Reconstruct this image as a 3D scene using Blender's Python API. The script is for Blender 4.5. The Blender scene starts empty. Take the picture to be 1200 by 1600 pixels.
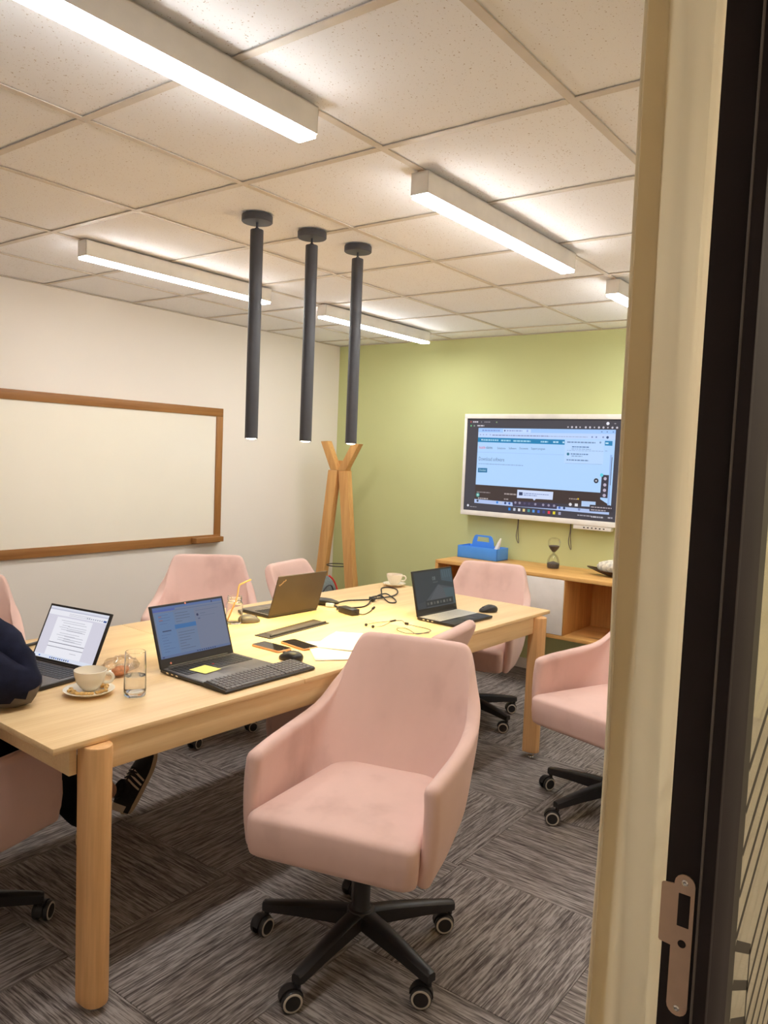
import bpy, bmesh, math, random
from mathutils import Vector, Matrix
random.seed(7)
R = math.radians
C = bpy.context.scene.collection
sc = bpy.context.scene

# ------------------------------------------------------------------ camera, world, exposure
def look(yaw, pitch, roll):
    f = Vector((math.cos(pitch)*math.cos(yaw), math.cos(pitch)*math.sin(yaw), math.sin(pitch)))
    r = f.cross(Vector((0, 0, 1))).normalized(); u = r.cross(f)
    r2 = math.cos(roll)*r + math.sin(roll)*u; u2 = -math.sin(roll)*r + math.cos(roll)*u
    return Matrix((r2, u2, -f)).transposed().to_4x4()
HC = 1.52
H = HC + 0.905            # ceiling height
cam_d = bpy.data.cameras.new('camera'); cam = bpy.data.objects.new('camera', cam_d); C.objects.link(cam)
cam.matrix_world = Matrix.Translation((0, 0, HC)) @ look(0.641806, -0.0733375, 0.040572)
cam_d.lens = 1218.49/1600*36; cam_d.sensor_width = 36; cam_d.sensor_fit = 'AUTO'; cam_d.clip_start = 0.02
sc.camera = cam
w = bpy.data.worlds.new('world'); sc.world = w; w.use_nodes = True
w.node_tree.nodes['Background'].inputs[0].default_value = (1, .9, .78, 1)
w.node_tree.nodes['Background'].inputs[1].default_value = 0.03
sc.view_settings.view_transform = 'Standard'; sc.view_settings.look = 'None'
sc.view_settings.gamma = 1; sc.view_settings.use_curve_mapping = False
sc.view_settings.exposure = 0.0
sc.cycles.use_denoising = True
sc.cycles.max_bounces = 10; sc.cycles.diffuse_bounces = 6; sc.cycles.transparent_max_bounces = 12
LINEAR_STRENGTH = 57.0; LINEAR_COLOR = (0.985, 0.985, 0.965)
PENDANT_W = 22.0; PENDANT_COLOR = (1.0, 0.76, 0.24)
CORRIDOR_FILL_W = 45.0; CORRIDOR_FILL_COLOR = (1.0, 0.88, 0.68)

# ------------------------------------------------------------------ colour + materials
def lin(c):
    return tuple((x/255/12.92 if x/255 <= .04045 else ((x/255+.055)/1.055)**2.4) for x in c)
def lin4(c): return (*lin(c), 1)

class NT:
    def __init__(s, name):
        s.m = bpy.data.materials.new(name); s.m.use_nodes = True
        s.t = s.m.node_tree; s.n = s.t.nodes; s.b = s.n['Principled BSDF']; s.out = s.n['Material Output']
    def node(s, typ, **kw):
        n = s.n.new(typ)
        for k, v in kw.items():
            if hasattr(n, k): setattr(n, k, v)
        return n
    def link(s, a, b): s.t.links.new(a, b)
    def noise(s, vec, scale=5, detail=3, rough=.5):
        n = s.n.new('ShaderNodeTexNoise'); n.inputs['Scale'].default_value = scale
        n.inputs['Detail'].default_value = detail; n.inputs['Roughness'].default_value = rough
        if vec: s.link(vec, n.inputs['Vector'])
        return n.outputs['Fac']
    def coord(s, scale=(1, 1, 1), rnd=False):
        tc = s.n.new('ShaderNodeTexCoord'); mp = s.n.new('ShaderNodeMapping')
        s.link(tc.outputs['Object'], mp.inputs['Vector']); mp.inputs['Scale'].default_value = scale
        if rnd:
            oi = s.n.new('ShaderNodeObjectInfo'); mul = s.n.new('ShaderNodeMath'); mul.operation = 'MULTIPLY'
            s.link(oi.outputs['Random'], mul.inputs[0]); mul.inputs[1].default_value = 37.0
            cb = s.n.new('ShaderNodeCombineXYZ')
            for i in range(3): s.link(mul.outputs[0], cb.inputs[i])
            s.link(cb.outputs[0], mp.inputs['Location'])
        return mp.outputs['Vector']
    def ramp(s, fac, stops, interp='LINEAR'):
        r = s.n.new('ShaderNodeValToRGB'); r.color_ramp.interpolation = interp
        e = r.color_ramp.elements
        while len(e) < len(stops): e.new(.5)
        for i, (p, c) in enumerate(stops): e[i].position = p; e[i].color = c if len(c) == 4 else (*c, 1)
        s.link(fac, r.inputs['Fac']); return r.outputs['Color']
    def bump(s, h, strength=.2, dist=.002):
        b = s.n.new('ShaderNodeBump'); b.inputs['Strength'].default_value = strength; b.inputs['Distance'].default_value = dist
        s.link(h, b.inputs['Height']); s.link(b.outputs['Normal'], s.b.inputs['Normal'])
    def set(s, **kw):
        for k, v in kw.items(): s.b.inputs[k.replace('_', ' ')].default_value = v
        return s

def plain(name, col, rough=.5, metal=0, var=.06, scale=9, spec=.5, bump=0):
    """painted / moulded surface: base colour with a faint procedural mottling"""
    t = NT(name); v = t.coord(); n = t.noise(v, scale, 4)
    c = lin(col)
    t.link(t.ramp(n, [(.3, tuple(x*(1-var) for x in c)), (.7, tuple(min(1, x*(1+var)) for x in c))]), t.b.inputs['Base Color'])
    t.set(Roughness=rough, Metallic=metal, Specular_IOR_Level=spec)
    if bump: t.bump(t.noise(v, 400, 2), bump, .0006)
    return t.m
def wood(name, light, dark, axis=0, rough=.45, fine=60, knots=0):
    t = NT(name)
    s1 = [7.0]*3; s1[axis] = .55
    s2 = [float(fine)]*3; s2[axis] = 1.6
    a = t.noise(t.coord(tuple(s1), True), 2.0, 3, .55); b = t.noise(t.coord(tuple(s2), True), 2.2, 3, .6)
    mix = t.node('ShaderNodeMath', operation='MULTIPLY_ADD'); t.link(b, mix.inputs[0]); mix.inputs[1].default_value = .45
    m2 = t.node('ShaderNodeMath', operation='MULTIPLY'); t.link(a, m2.inputs[0]); m2.inputs[1].default_value = .55
    t.link(m2.outputs[0], mix.inputs[2])
    col = t.ramp(mix.outputs[0], [(.34, lin(dark)), (.62, lin(light))])
    if knots:
        s3 = [3.2]*3; s3[axis] = 1.0
        k = t.noise(t.coord(tuple(s3), True), 2.3, 2)
        mm = t.node('ShaderNodeMixRGB', blend_type='MULTIPLY')
        t.link(t.ramp(k, [(.68, (0, 0, 0)), (.78, (knots,)*3)]), mm.inputs['Fac'])
        t.link(col, mm.inputs['Color1']); mm.inputs['Color2'].default_value = (.35, .22, .14, 1); col = mm.outputs['Color']
    t.link(col, t.b.inputs['Base Color']); t.set(Roughness=rough, Specular_IOR_Level=.35)
    t.bump(b, .06, .001)
    return t.m
def velvet(name, base, dark):
    t = NT(name); v = t.coord((1, 1, 1), True)
    a = t.noise(v, 4.5, 4, .55); f = t.noise(v, 260, 2)
    w_ = t.noise(t.coord((1, 1, .4), True), 7, 3, .5)
    ad = t.node('ShaderNodeMath', operation='MULTIPLY_ADD'); t.link(w_, ad.inputs[0]); ad.inputs[1].default_value = .5
    h = t.node('ShaderNodeMath', operation='MULTIPLY'); t.link(a, h.inputs[0]); h.inputs[1].default_value = .5
    t.link(h.outputs[0], ad.inputs[2])
    t.link(t.ramp(ad.outputs[0], [(.30, lin(dark)), (.46, lin(base)), (.72, tuple(min(1, x*1.08) for x in lin(base)))]), t.b.inputs['Base Color'])
    t.set(Roughness=.85, Specular_IOR_Level=.15, Sheen_Weight=.35, Sheen_Roughness=.4)
    t.b.inputs['Sheen Tint'].default_value = (1, .86, .82, 1)
    t.bump(f, .12, .0008)
    return t.m
def glass(name, col=(1, 1, 1), rough=0.0, ior=1.45, thin=False, gloss=1.0):
    t = NT(name)
    if thin:   # thin sheet: clear transparency with a Fresnel sheen
        tr = t.node('ShaderNodeBsdfTransparent'); tr.inputs[0].default_value = (*col, 1)
        gl = t.node('ShaderNodeBsdfGlossy'); gl.inputs['Roughness'].default_value = .03
        fr = t.node('ShaderNodeFresnel'); fr.inputs['IOR'].default_value = 1.45
        mx = t.node('ShaderNodeMixShader'); mu = t.node('ShaderNodeMath', operation='MULTIPLY'); t.link(fr.outputs[0], mu.inputs[0]); mu.inputs[1].default_value = gloss; t.link(mu.outputs[0], mx.inputs[0]); t.link(tr.outputs[0], mx.inputs[1]); t.link(gl.outputs[0], mx.inputs[2])
        t.link(mx.outputs[0], t.out.inputs['Surface'])
    else:
        t.set(Roughness=rough, IOR=ior, Transmission_Weight=1.0); t.b.inputs['Base Color'].default_value = (*col, 1)
    return t.m
def emit(name, col, strength):
    t = NT(name); e = t.node('ShaderNodeEmission'); e.inputs[0].default_value = (*col, 1); e.inputs[1].default_value = strength
    t.link(e.outputs[0], t.out.inputs['Surface']); return t.m
def screen_mat(name, strength):
    t = NT(name); a = t.node('ShaderNodeVertexColor'); a.layer_name = 'Col'
    t.b.inputs['Base Color'].default_value = (.01, .01, .012, 1); t.set(Roughness=.28, Specular_IOR_Level=.35)
    t.link(a.outputs['Color'], t.b.inputs['Emission Color']); t.b.inputs['Emission Strength'].default_value = strength
    return t.m

M = {}
def ceiling_mat():
    t = NT('ceiling_tile_mineral'); v = t.coord((1, 1, 1), True)
    n = t.noise(v, 170, 2, .55); n2 = t.noise(v, 40, 3); big = t.noise(v, 1.5, 2)
    base = t.ramp(big, [(.3, lin((243, 243, 246))), (.7, lin((247, 247, 250)))])
    pit = t.ramp(n, [(.30, (1, 1, 1)), (.335, (0, 0, 0))])
    mm = t.node('ShaderNodeMixRGB'); t.link(pit, mm.inputs['Fac']); t.link(base, mm.inputs['Color1']); mm.inputs['Color2'].default_value = lin4((186, 170, 158))
    t.link(mm.outputs[0], t.b.inputs['Base Color']); t.set(Roughness=.95, Specular_IOR_Level=.1)
    t.bump(n2, .12, .002); return t.m
def carpet_mat():
    t = NT('carpet_loop_pile')
    a = t.noise(t.coord((6.0, 125, 1), True), 1.0, 2, .65)
    b = t.noise(t.coord((22, 260, 1), True), 1.0, 2, .6)
    s = t.node('ShaderNodeMath', operation='MULTIPLY_ADD'); t.link(b, s.inputs[0]); s.inputs[1].default_value = .4
    h = t.node('ShaderNodeMath', operation='MULTIPLY'); t.link(a, h.inputs[0]); h.inputs[1].default_value = .6
    t.link(h.outputs[0], s.inputs[2])
    t.link(t.ramp(s.outputs[0], [(.36, lin((80, 73, 71))), (.47, lin((120, 112, 109))), (.60, lin((168, 160, 156)))]), t.b.inputs['Base Color'])
    t.set(Roughness=1, Specular_IOR_Level=.05); t.bump(s.outputs[0], .5, .003); return t.m
M['ceil'] = ceiling_mat(); M['carpet'] = carpet_mat()
M['grid'] = plain('ceiling_grid_enamel', (214, 204, 192), .5)
M['wallwhite'] = plain('wall_paint_white', (239, 232, 224), .85, var=.015, scale=1.2, spec=.2)
M['wallgreen'] = plain('wall_paint_green', (204, 209, 154), .8, var=.03, scale=1.2, spec=.2)
M['base'] = plain('baseboard_paint', (236, 228, 220), .5)
M['black'] = plain('black_frame_paint', (52, 46, 47), .7, var=.1, spec=.08)
M['blackmetal'] = plain('charcoal_metal', (66, 66, 72), .5, var=.05, scale=30)
M['plastic'] = plain('black_plastic', (38, 35, 35), .42, var=.08, scale=40)
M['plastic2'] = plain('dark_grey_plastic', (104, 98, 96), .36, var=.08, scale=40)
M['rubber'] = plain('grey_tyre', (190, 182, 172), .6)
M['white'] = plain('white_enamel', (238, 236, 232), .4)
M['lacquer'] = plain('white_lacquer', (244, 238, 232), .35)
M['steel'] = plain('brushed_steel', (206, 178, 158), .42, metal=.35, var=.05, scale=50)
M['chrome'] = plain('chrome', (215, 215, 215), .15, metal=1)
M['table'] = wood('table_maple', (243, 212, 164), (226, 188, 136), 0, .42, 80)
M['apron'] = wood('apron_maple', (250, 218, 168), (238, 200, 148), 0, .45, 70)
M['leg'] = wood('leg_oak', (240, 190, 132), (210, 158, 104), 2, .4, 40)
M['oak'] = wood('sideboard_oak', (232, 182, 112), (206, 150, 82), 1, .45, 40, .8)
M['oakv'] = wood('sideboard_oak_upright', (222, 170, 102), (190, 132, 70), 2, .45, 40, .8)
M['rack'] = wood('rack_oak', (222, 172, 108), (196, 142, 82), 2, .45, 50)
M['wbframe'] = wood('whiteboard_frame_oak', (168, 118, 66), (140, 92, 48), 0, .45, 60)
M['wbframev'] = wood('whiteboard_frame_oak_upright', (168, 118, 66), (140, 92, 48), 2, .45, 60)
M['wbpanel'] = plain('whiteboard_surface', (246, 240, 226), .22, var=.015, scale=2)
M['pink'] = velvet('dusty_pink_velvet', (221, 187, 177), (202, 166, 156))
M['paper'] = plain('paper', (250, 247, 240), .8, var=.01)
M['note'] = plain('sticky_note_paper', (248, 236, 130), .8, var=.02)
M['ceramic'] = plain('cream_ceramic', (244, 236, 218), .2, var=.02)
M['coffee'] = plain('milk_coffee_foam', (190, 140, 96), .5, var=.2, scale=60)
M['nut'] = plain('roasted_nut', (236, 184, 112), .5, var=.35, scale=90)
M['pastry'] = plain('pastry_crust', (206, 140, 96), .7, var=.35, scale=60)
M['glass'] = glass('clear_glass'); M['water'] = glass('water', (1, .99, .97), 0, 1.33)
M['thin'] = glass('partition_glass', (.95, .96, .95), thin=True, gloss=.28)
M['bag'] = glass('clear_plastic_film', (.95, .92, .90), thin=True, gloss=.45); M['bulbglass'] = glass('thin_bulb_glass', (.98, .98, .97), thin=True, gloss=.4)
M['straw'] = plain('orange_straw', (236, 176, 106), .5)
M['blue'] = plain('blue_abs', (78, 152, 246), .38, var=.03)
M['sand'] = plain('grey_sand', (104, 96, 90), .9, var=.3, scale=200)
M['darkwood'] = wood('dark_wood', (66, 46, 36), (40, 28, 22), 1, .35, 50)
M['stone'] = plain('white_coral', (226, 218, 202), .8, var=.35, scale=45, bump=.5)
M['lidbrown'] = plain('matte_lid', (60, 50, 44), .5, var=.06)
M['silver'] = plain('silver_keyboard_deck', (196, 192, 186), .4, var=.03)
M['phoneglass'] = plain('phone_glass', (34, 34, 40), .08, var=.02)
M['gold'] = plain('rose_gold_case', (206, 158, 122), .35, metal=.4)
M['greymouse'] = plain('grey_shell', (92, 88, 88), .4)
M['navy'] = plain('navy_knit', (28, 30, 48), .9, var=.35, scale=22, spec=.15, bump=.3)
M['patch'] = plain('grey_suede', (104, 96, 90), .95, var=.1, scale=40)
M['trouser'] = plain('black_cotton', (20, 19, 22), .95, var=.2, scale=30, spec=.1)
M['skin'] = plain('skin', (212, 160, 130), .6, var=.05)
M['hair'] = plain('brown_hair', (64, 44, 32), .7, var=.3, scale=80)
M['shoe'] = plain('black_suede', (30, 27, 26), .9, var=.2, scale=50)
M['shoewhite'] = plain('off_white_leather', (206, 190, 166), .6)
M['gum'] = plain('shoe_sole', (196, 172, 140), .7)
M['bagcloth'] = plain('grey_bag_fabric', (104, 112, 110), .9, var=.15, scale=60)
M['red'] = plain('red_trim', (206, 40, 44), .6)
M['linear'] = emit('led_diffuser', LINEAR_COLOR, LINEAR_STRENGTH)
M['bulb'] = emit('pendant_led', (1, .86, .66), 14)
def curtain_mat():
    t = NT('cream_curtain'); v = t.coord((1, 1, 1)); n = t.noise(v, 500, 2)
    d = t.node('ShaderNodeBsdfDiffuse'); tr = t.node('ShaderNodeBsdfTranslucent'); mx = t.node('ShaderNodeMixShader')
    col = t.ramp(t.noise(v, 3, 2), [(.3, lin((238, 229, 209))), (.7, lin((242, 234, 216)))])
    t.link(col, d.inputs[0]); t.link(col, tr.inputs[0]); mx.inputs[0].default_value = .74
    b = t.node('ShaderNodeBump'); b.inputs['Strength'].default_value = .1; b.inputs['Distance'].default_value = .001
    t.link(n, b.inputs['Height']); t.link(b.outputs[0], d.inputs['Normal'])
    t.link(d.outputs[0], mx.inputs[1]); t.link(tr.outputs[0], mx.inputs[2]); t.link(mx.outputs[0], t.out.inputs['Surface']); return t.m
M['curtain'] = curtain_mat()
M['tv'] = screen_mat('tv_screen', 1.0); M['scr_bright'] = screen_mat('document_screen', .95)
M['scr_mail'] = screen_mat('mail_screen', .72); M['scr_dark'] = screen_mat('dark_screen', .8)

# ------------------------------------------------------------------ mesh builder
class MB:
    def __init__(s): s.bm = bmesh.new(); s.mi = 0
    def _add(s, verts, faces, Mx=None):
        vs = [s.bm.verts.new(Mx @ Vector(v) if Mx else Vector(v)) for v in verts]; out = []
        for f in faces:
            try: q = s.bm.faces.new([vs[i] for i in f]); q.material_index = s.mi; out.append(q)
            except ValueError: pass
        return out
    def box(s, lo, hi, bev=0, seg=2, Mx=None):
        t = bmesh.new(); bmesh.ops.create_cube(t, size=1)
        c = [(a+b)/2 for a, b in zip(lo, hi)]; d = [b-a for a, b in zip(lo, hi)]
        for v in t.verts: v.co = Vector((c[0]+v.co.x*d[0], c[1]+v.co.y*d[1], c[2]+v.co.z*d[2]))
        if bev: bmesh.ops.bevel(t, geom=list(t.edges), offset=bev, segments=seg, profile=.5, affect='EDGES', clamp_overlap=True)
        s.merge(t, Mx); return s
    def merge(s, t, Mx=None):
        t.verts.index_update(); s._add([v.co.copy() for v in t.verts], [[v.index for v in f.verts] for f in t.faces], Mx); t.free()
    def cyl(s, p0, p1, r0, r1=None, n=20, cap=True):
        p0, p1 = Vector(p0), Vector(p1); r1 = r0 if r1 is None else r1
        d = (p1-p0).normalized(); a = d.orthogonal().normalized(); b = d.cross(a)
        vs = []
        for p, r in ((p0, r0), (p1, r1)):
            for i in range(n):
                th = 2*math.pi*i/n; vs.append(p + (a*math.cos(th)+b*math.sin(th))*r)
        fs = [(i, (i+1) % n, n+(i+1) % n, n+i) for i in range(n)]
        if cap: fs += [tuple(reversed(range(n))), tuple(range(n, 2*n))]
        s._add(vs, fs); return s
    def lathe(s, prof, n=32, Mx=None, close=False):
        vs = []; idx = []
        for r, z in prof:
            if r < 1e-6: idx.append([len(vs)]*n); vs.append((0, 0, z))
            else:
                idx.append([len(vs)+i for i in range(n)])
                vs += [(r*math.cos(2*math.pi*i/n), r*math.sin(2*math.pi*i/n), z) for i in range(n)]
        fs = []
        pairs = list(zip(idx, idx[1:])) + ([(idx[-1], idx[0])] if close else [])
        for a, b in pairs:
            for i in range(n):
                j = (i+1) % n; q = []
                for k in (a[i], a[j], b[j], b[i]):
                    if k not in q: q.append(k)
                if len(q) > 2: fs.append(q)
        s._add(vs, fs, Mx); return s
    def prism(s, poly, z0, z1, Mx=None, bev=0):
        t = bmesh.new(); vs = [t.verts.new((x, y, z0)) for x, y in poly]; f = t.faces.new(vs)
        e = bmesh.ops.extrude_face_region(t, geom=[f])
        for v in e['geom']:
            if isinstance(v, bmesh.types.BMVert): v.co.z = z1
        bmesh.ops.recalc_face_normals(t, faces=t.faces)
        if bev:
            ed = [x for x in t.edges if abs(x.verts[0].co.z-x.verts[1].co.z) < 1e-6]
            bmesh.ops.bevel(t, geom=ed, offset=bev, segments=2, profile=.5, affect='EDGES', clamp_overlap=True)
        s.merge(t, Mx); return s
    def rings(s, rings, cap=True, closed=True):
        n = len(rings[0]); vs = [p for r in rings for p in r]; fs = []
        for k in range(len(rings)-1):
            for i in range(n if closed else n-1):
                j = (i+1) % n; fs.append((k*n+i, k*n+j, (k+1)*n+j, (k+1)*n+i))
        if cap: fs += [tuple(reversed(range(n))), tuple(range((len(rings)-1)*n, len(rings)*n))]
        s._add(vs, fs); return s
    def tube(s, pts, r, n=8, res=6, smooth=True):
        P = [Vector(p) for p in pts]
        if smooth: P = catmull(P, res)
        rs = r if callable(r) else (lambda t: r)
        rings = []; up = None
        for i, p in enumerate(P):
            d = (P[min(i+1, len(P)-1)] - P[max(i-1, 0)]).normalized()
            if up is None: up = d.orthogonal().normalized()
            up = (up - d*up.dot(d)).normalized(); b = d.cross(up)
            rr = rs(i/(len(P)-1))
            rings.append([p + (up*math.cos(2*math.pi*k/n)+b*math.sin(2*math.pi*k/n))*rr for k in range(n)])
        return s.rings(rings)
    def ball(s, c, r, n=14, m=9):
        r = (r, r, r) if not hasattr(r, '__len__') else r
        prof = [(math.sin(math.pi*i/m), -math.cos(math.pi*i/m)) for i in range(m+1)]
        prof[0] = (0, -1); prof[-1] = (0, 1)
        return s.lathe(prof, n, Matrix.Translation(c) @ Matrix.Diagonal((*r, 1)))
    def build(s, name, mat, parent=None, loc=None, rot=None, angle=38):
        bmesh.ops.recalc_face_normals(s.bm, faces=s.bm.faces)
        me = bpy.data.meshes.new(name); s.bm.to_mesh(me); s.bm.free()
        for m in (mat if isinstance(mat, (list, tuple)) else [mat]): me.materials.append(m)
        me.polygons.foreach_set('use_smooth', [True]*len(me.polygons)); me.set_sharp_from_angle(angle=R(angle))
        return obj(name, me, parent, loc, rot)
def obj(name, me, parent=None, loc=None, rot=None):
    o = bpy.data.objects.new(name, me); C.objects.link(o)
    if parent: o.parent = parent
    if loc: o.location = loc
    if rot: o.rotation_euler = rot
    return o
def catmull(P, res=6):
    out = []
    for i in range(len(P)-1):
        a, b, c, d = P[max(i-1, 0)], P[i], P[i+1], P[min(i+2, len(P)-1)]
        for k in range(res):
            t = k/res
            out.append(.5*((2*b)+(c-a)*t+(2*a-5*b+4*c-d)*t*t+(3*b-a-3*c+d)*t**3))
    out.append(P[-1].copy()); return out
def tag(o, label=None, cat=None, group=None, kind=None):
    for k, v in (('label', label), ('category', cat), ('group', group), ('kind', kind)):
        if v: o[k] = v
    return o
def thing(name, loc, rz, label, cat, group=None):
    o = bpy.data.objects.new(name, None); C.objects.link(o); o.empty_display_size = .05
    o.location = loc; o.rotation_euler = (0, 0, rz); return tag(o, label, cat, group)
def struct(name, loc=(0, 0, 0)):
    o = bpy.data.objects.new(name, None); C.objects.link(o); o.location = loc; o['kind'] = 'structure'; return o
def dup(root, loc, rz, label, dz=0, dz_parts=()):
    r = root.copy(); C.objects.link(r); r.location = loc; r.rotation_euler = (0, 0, rz); r['label'] = label
    for ch in list(root.children):
        c = ch.copy(); C.objects.link(c); c.parent = r
        if dz and ch.name.split('.')[0] in dz_parts: c.location.z += dz
        for g in list(ch.children):
            d = g.copy(); C.objects.link(d); d.parent = c
    return r
def box1(name, lo, hi, mat, parent=None, bev=0, kind=None):
    o = MB().box(lo, hi, bev).build(name, mat, parent)
    if kind: o['kind'] = kind
    return o

# flat print for screens: one mesh with a colour per face
class Canvas:
    def __init__(s, w, h): s.w, s.h = w, h; s.v = []; s.f = []; s.c = []; s.z = 0
    def poly(s, pts, col):
        s.z += .00003; b = len(s.v); s.v += [(x, y, s.z) for x, y in pts]; s.f.append(tuple(range(b, b+len(pts)))); s.c.append(lin4(col))
    def rect(s, x0, y0, x1, y1, col): s.poly([(x0, y0), (x1, y0), (x1, y1), (x0, y1)], col)
    def disc(s, x, y, r, col, n=14): s.poly([(x+r*math.cos(2*math.pi*i/n), y+r*math.sin(2*math.pi*i/n)) for i in range(n)], col)
    def text(s, x, y, size, body, col, width=None):
        cu = bpy.data.curves.new('text', 'FONT'); cu.body = body; cu.size = size; cu.resolution_u = 2
        o = bpy.data.objects.new('text', cu); C.objects.link(o)
        me = o.evaluated_get(bpy.context.evaluated_depsgraph_get()).to_mesh()
        s.z += .00003; b = len(s.v); k = 1
        if width and len(me.vertices):
            k = width/max(v.co.x for v in me.vertices)
        s.v += [(x+v.co.x*k, y+v.co.y, s.z) for v in me.vertices]
        for p in me.polygons: s.f.append(tuple(b+i for i in p.vertices)); s.c.append(lin4(col))
        bpy.data.objects.remove(o); bpy.data.curves.remove(cu)
    def build(s, name, mat, parent, matrix):
        me = bpy.data.meshes.new(name); me.from_pydata(s.v, [], s.f); me.materials.append(mat)
        a = me.color_attributes.new('Col', 'FLOAT_COLOR', 'CORNER')
        i = 0
        for p, c in zip(me.polygons, s.c):
            for _ in p.vertices: a.data[i].color = c; i += 1
        o = obj(name, me, parent); o.matrix_local = matrix; return o

# ================================================================== STRUCTURE
XB, YL, XN, YR = 5.165, 4.40, -1.11, 0.19      # green wall, whiteboard wall, near wall, door wall
YC = -1.5                                       # far side of the corridor
floor = MB().box((XN-.1, YC-.1, -.12), (XB+.1, YL+.1, -.008)).build('floor', M['carpet']); floor['kind'] = 'structure'
T = .607
tile_m = None
for i in range(-5, 7):
    for j in range(-4, 7):
        x0, y0 = 1.24+T*i, .812+T*j
        a0, b0, a1, b1 = max(x0, XN), max(y0, YC), min(x0+T, XB), min(y0+T, YL)
        if a1-a0 < .02 or b1-b0 < .02: continue
        full = abs(a1-a0-T) < 1e-6 and abs(b1-b0-T) < 1e-6
        rot = 0 if (i+j) % 2 else math.pi/2
        cx, cy = (a0+a1)/2, (b0+b1)/2
        if full and tile_m: o = obj('carpet_tile', tile_m, floor)
        else:
            hx, hy = (a1-a0)/2-.0006, (b1-b0)/2-.0006
            if rot: hx, hy = hy, hx
            o = MB().box((-hx, -hy, -.008), (hx, hy, 0), .0012, 1).build('carpet_tile', M['carpet'], floor)
            if full: tile_m = o.data
        o.location = (cx, cy, 0); o.rotation_euler = (0, 0, rot)

ceil = MB().box((XN-.1, YC-.1, H+.05), (XB+.1, YL+.1, H+.15)).build('ceiling', M['ceil']); ceil['kind'] = 'structure'
gx = [XN] + [1.284+.6*k for k in range(-4, 7)] + [XB]
gy = [.245] + [.870+.6*k for k in range(0, 6)] + [YL]
tm = None
for a in range(len(gx)-1):
    for b in range(len(gy)-1):
        hx, hy = (gx[a+1]-gx[a])/2-.004, (gy[b+1]-gy[b])/2-.004
        if hx < .02: continue
        full = abs(hx-.296) < 1e-4 and abs(hy-.296) < 1e-4
        if full and tm: o = obj('ceiling_tile', tm, ceil)
        else:
            o = MB().box((-hx, -hy, 0), (hx, hy, .014)).build('ceiling_tile', M['ceil'], ceil)
            if full: tm = o.data
        o.location = ((gx[a]+gx[a+1])/2, (gy[b]+gy[b+1])/2, H+.005)
def tee(axis, L):
    h = .012
    m = MB()
    if axis == 0: m.box((-L/2, -h, 0), (L/2, h, .003)); m.box((-L/2, -.003, .003), (L/2, .003, .03))
    else: m.box((-h, -L/2, 0), (h, L/2, .003)); m.box((-.003, -L/2, .003), (.003, L/2, .03))
    return m
rm = None
for y in gy[1:-1]:
    o = tee(0, XB-XN).build('grid_runner', M['grid'], ceil) if rm is None else obj('grid_runner', rm, ceil)
    rm = o.data; o.location = ((XB+XN)/2, y, H)
tees = {}
for x in gx[1:-1]:
    for b in range(len(gy)-1):
        L = round(gy[b+1]-gy[b]-.024, 4)
        if L not in tees: o = tee(1, L).build('cross_tee', M['grid'], ceil); tees[L] = o.data
        else: o = obj('cross_tee', tees[L], ceil)
        o.location = (x, (gy[b]+gy[b+1])/2, H-.0006)
for nm, lo, hi in (('wall_angle', (XN, YL-.02, H-.001), (XB, YL, H+.002)), ('wall_angle', (XB-.02, .245, H-.001), (XB, YL, H+.002))):
    MB().box(lo, hi).build(nm, M['grid'], ceil)

box1('wall_left', (XN-.1, YL, -.1), (XB+.1, YL+.1, H+.05), M['wallwhite'], kind='structure')
box1('wall_back', (XB, YC, -.1), (XB+.1, YL, H+.05), M['wallgreen'], kind='structure')
box1('wall_front', (XN-.1, YC, -.1), (XN, YL, H+.05), M['wallwhite'], kind='structure')
box1('wall_corridor', (XN-.1, YC-.1, -.1), (XB+.1, YC, H+.05), M['wallwhite'], kind='structure')
wr = struct('wall_right')
box1('wall_panel', (XN, YR, 0), (-.06, .245, H+.05), M['wallwhite'], wr)
box1('wall_panel', (2.30, YR, 0), (XB, .245, H+.05), M['wallwhite'], wr)
box1('wall_panel', (-.06, YR, 2.16), (2.30, .245, H+.05), M['wallwhite'], wr)
box1('baseboard_left', (XN, YL-.015, 0), (XB-.015, YL, .075), M['base'], bev=.003, kind='structure')
box1('baseboard_back', (XB-.015, .245, 0), (XB, YL, .075), M['base'], bev=.003, kind='structure')
box1('baseboard_front', (XN, .245, 0), (XN+.015, YL-.015, .075), M['base'], bev=.003, kind='structure')

# door frame the picture is taken through
XJ = .9
door = struct('door_1')
MB().box((XJ, YR, 0), (.995, .2455, 2.16), .0015).build('door_jamb', M['black'], door)
MB().box((.888, YR, 0), (XJ, .2035, 2.10), .001).build('door_stop', M['black'], door)
MB().box((-.06, YR, 0), (0, .2455, 2.16), .0015).build('door_jamb', M['black'], door)
MB().box((0, YR, 2.10), (XJ, .2455, 2.16), .0015).build('door_head', M['black'], door)
MB().tube([(.8885, .2045, .005), (.8885, .2045, 2.095)], .0016, 8, smooth=False).build('door_seal', M['plastic2'], door)
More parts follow.
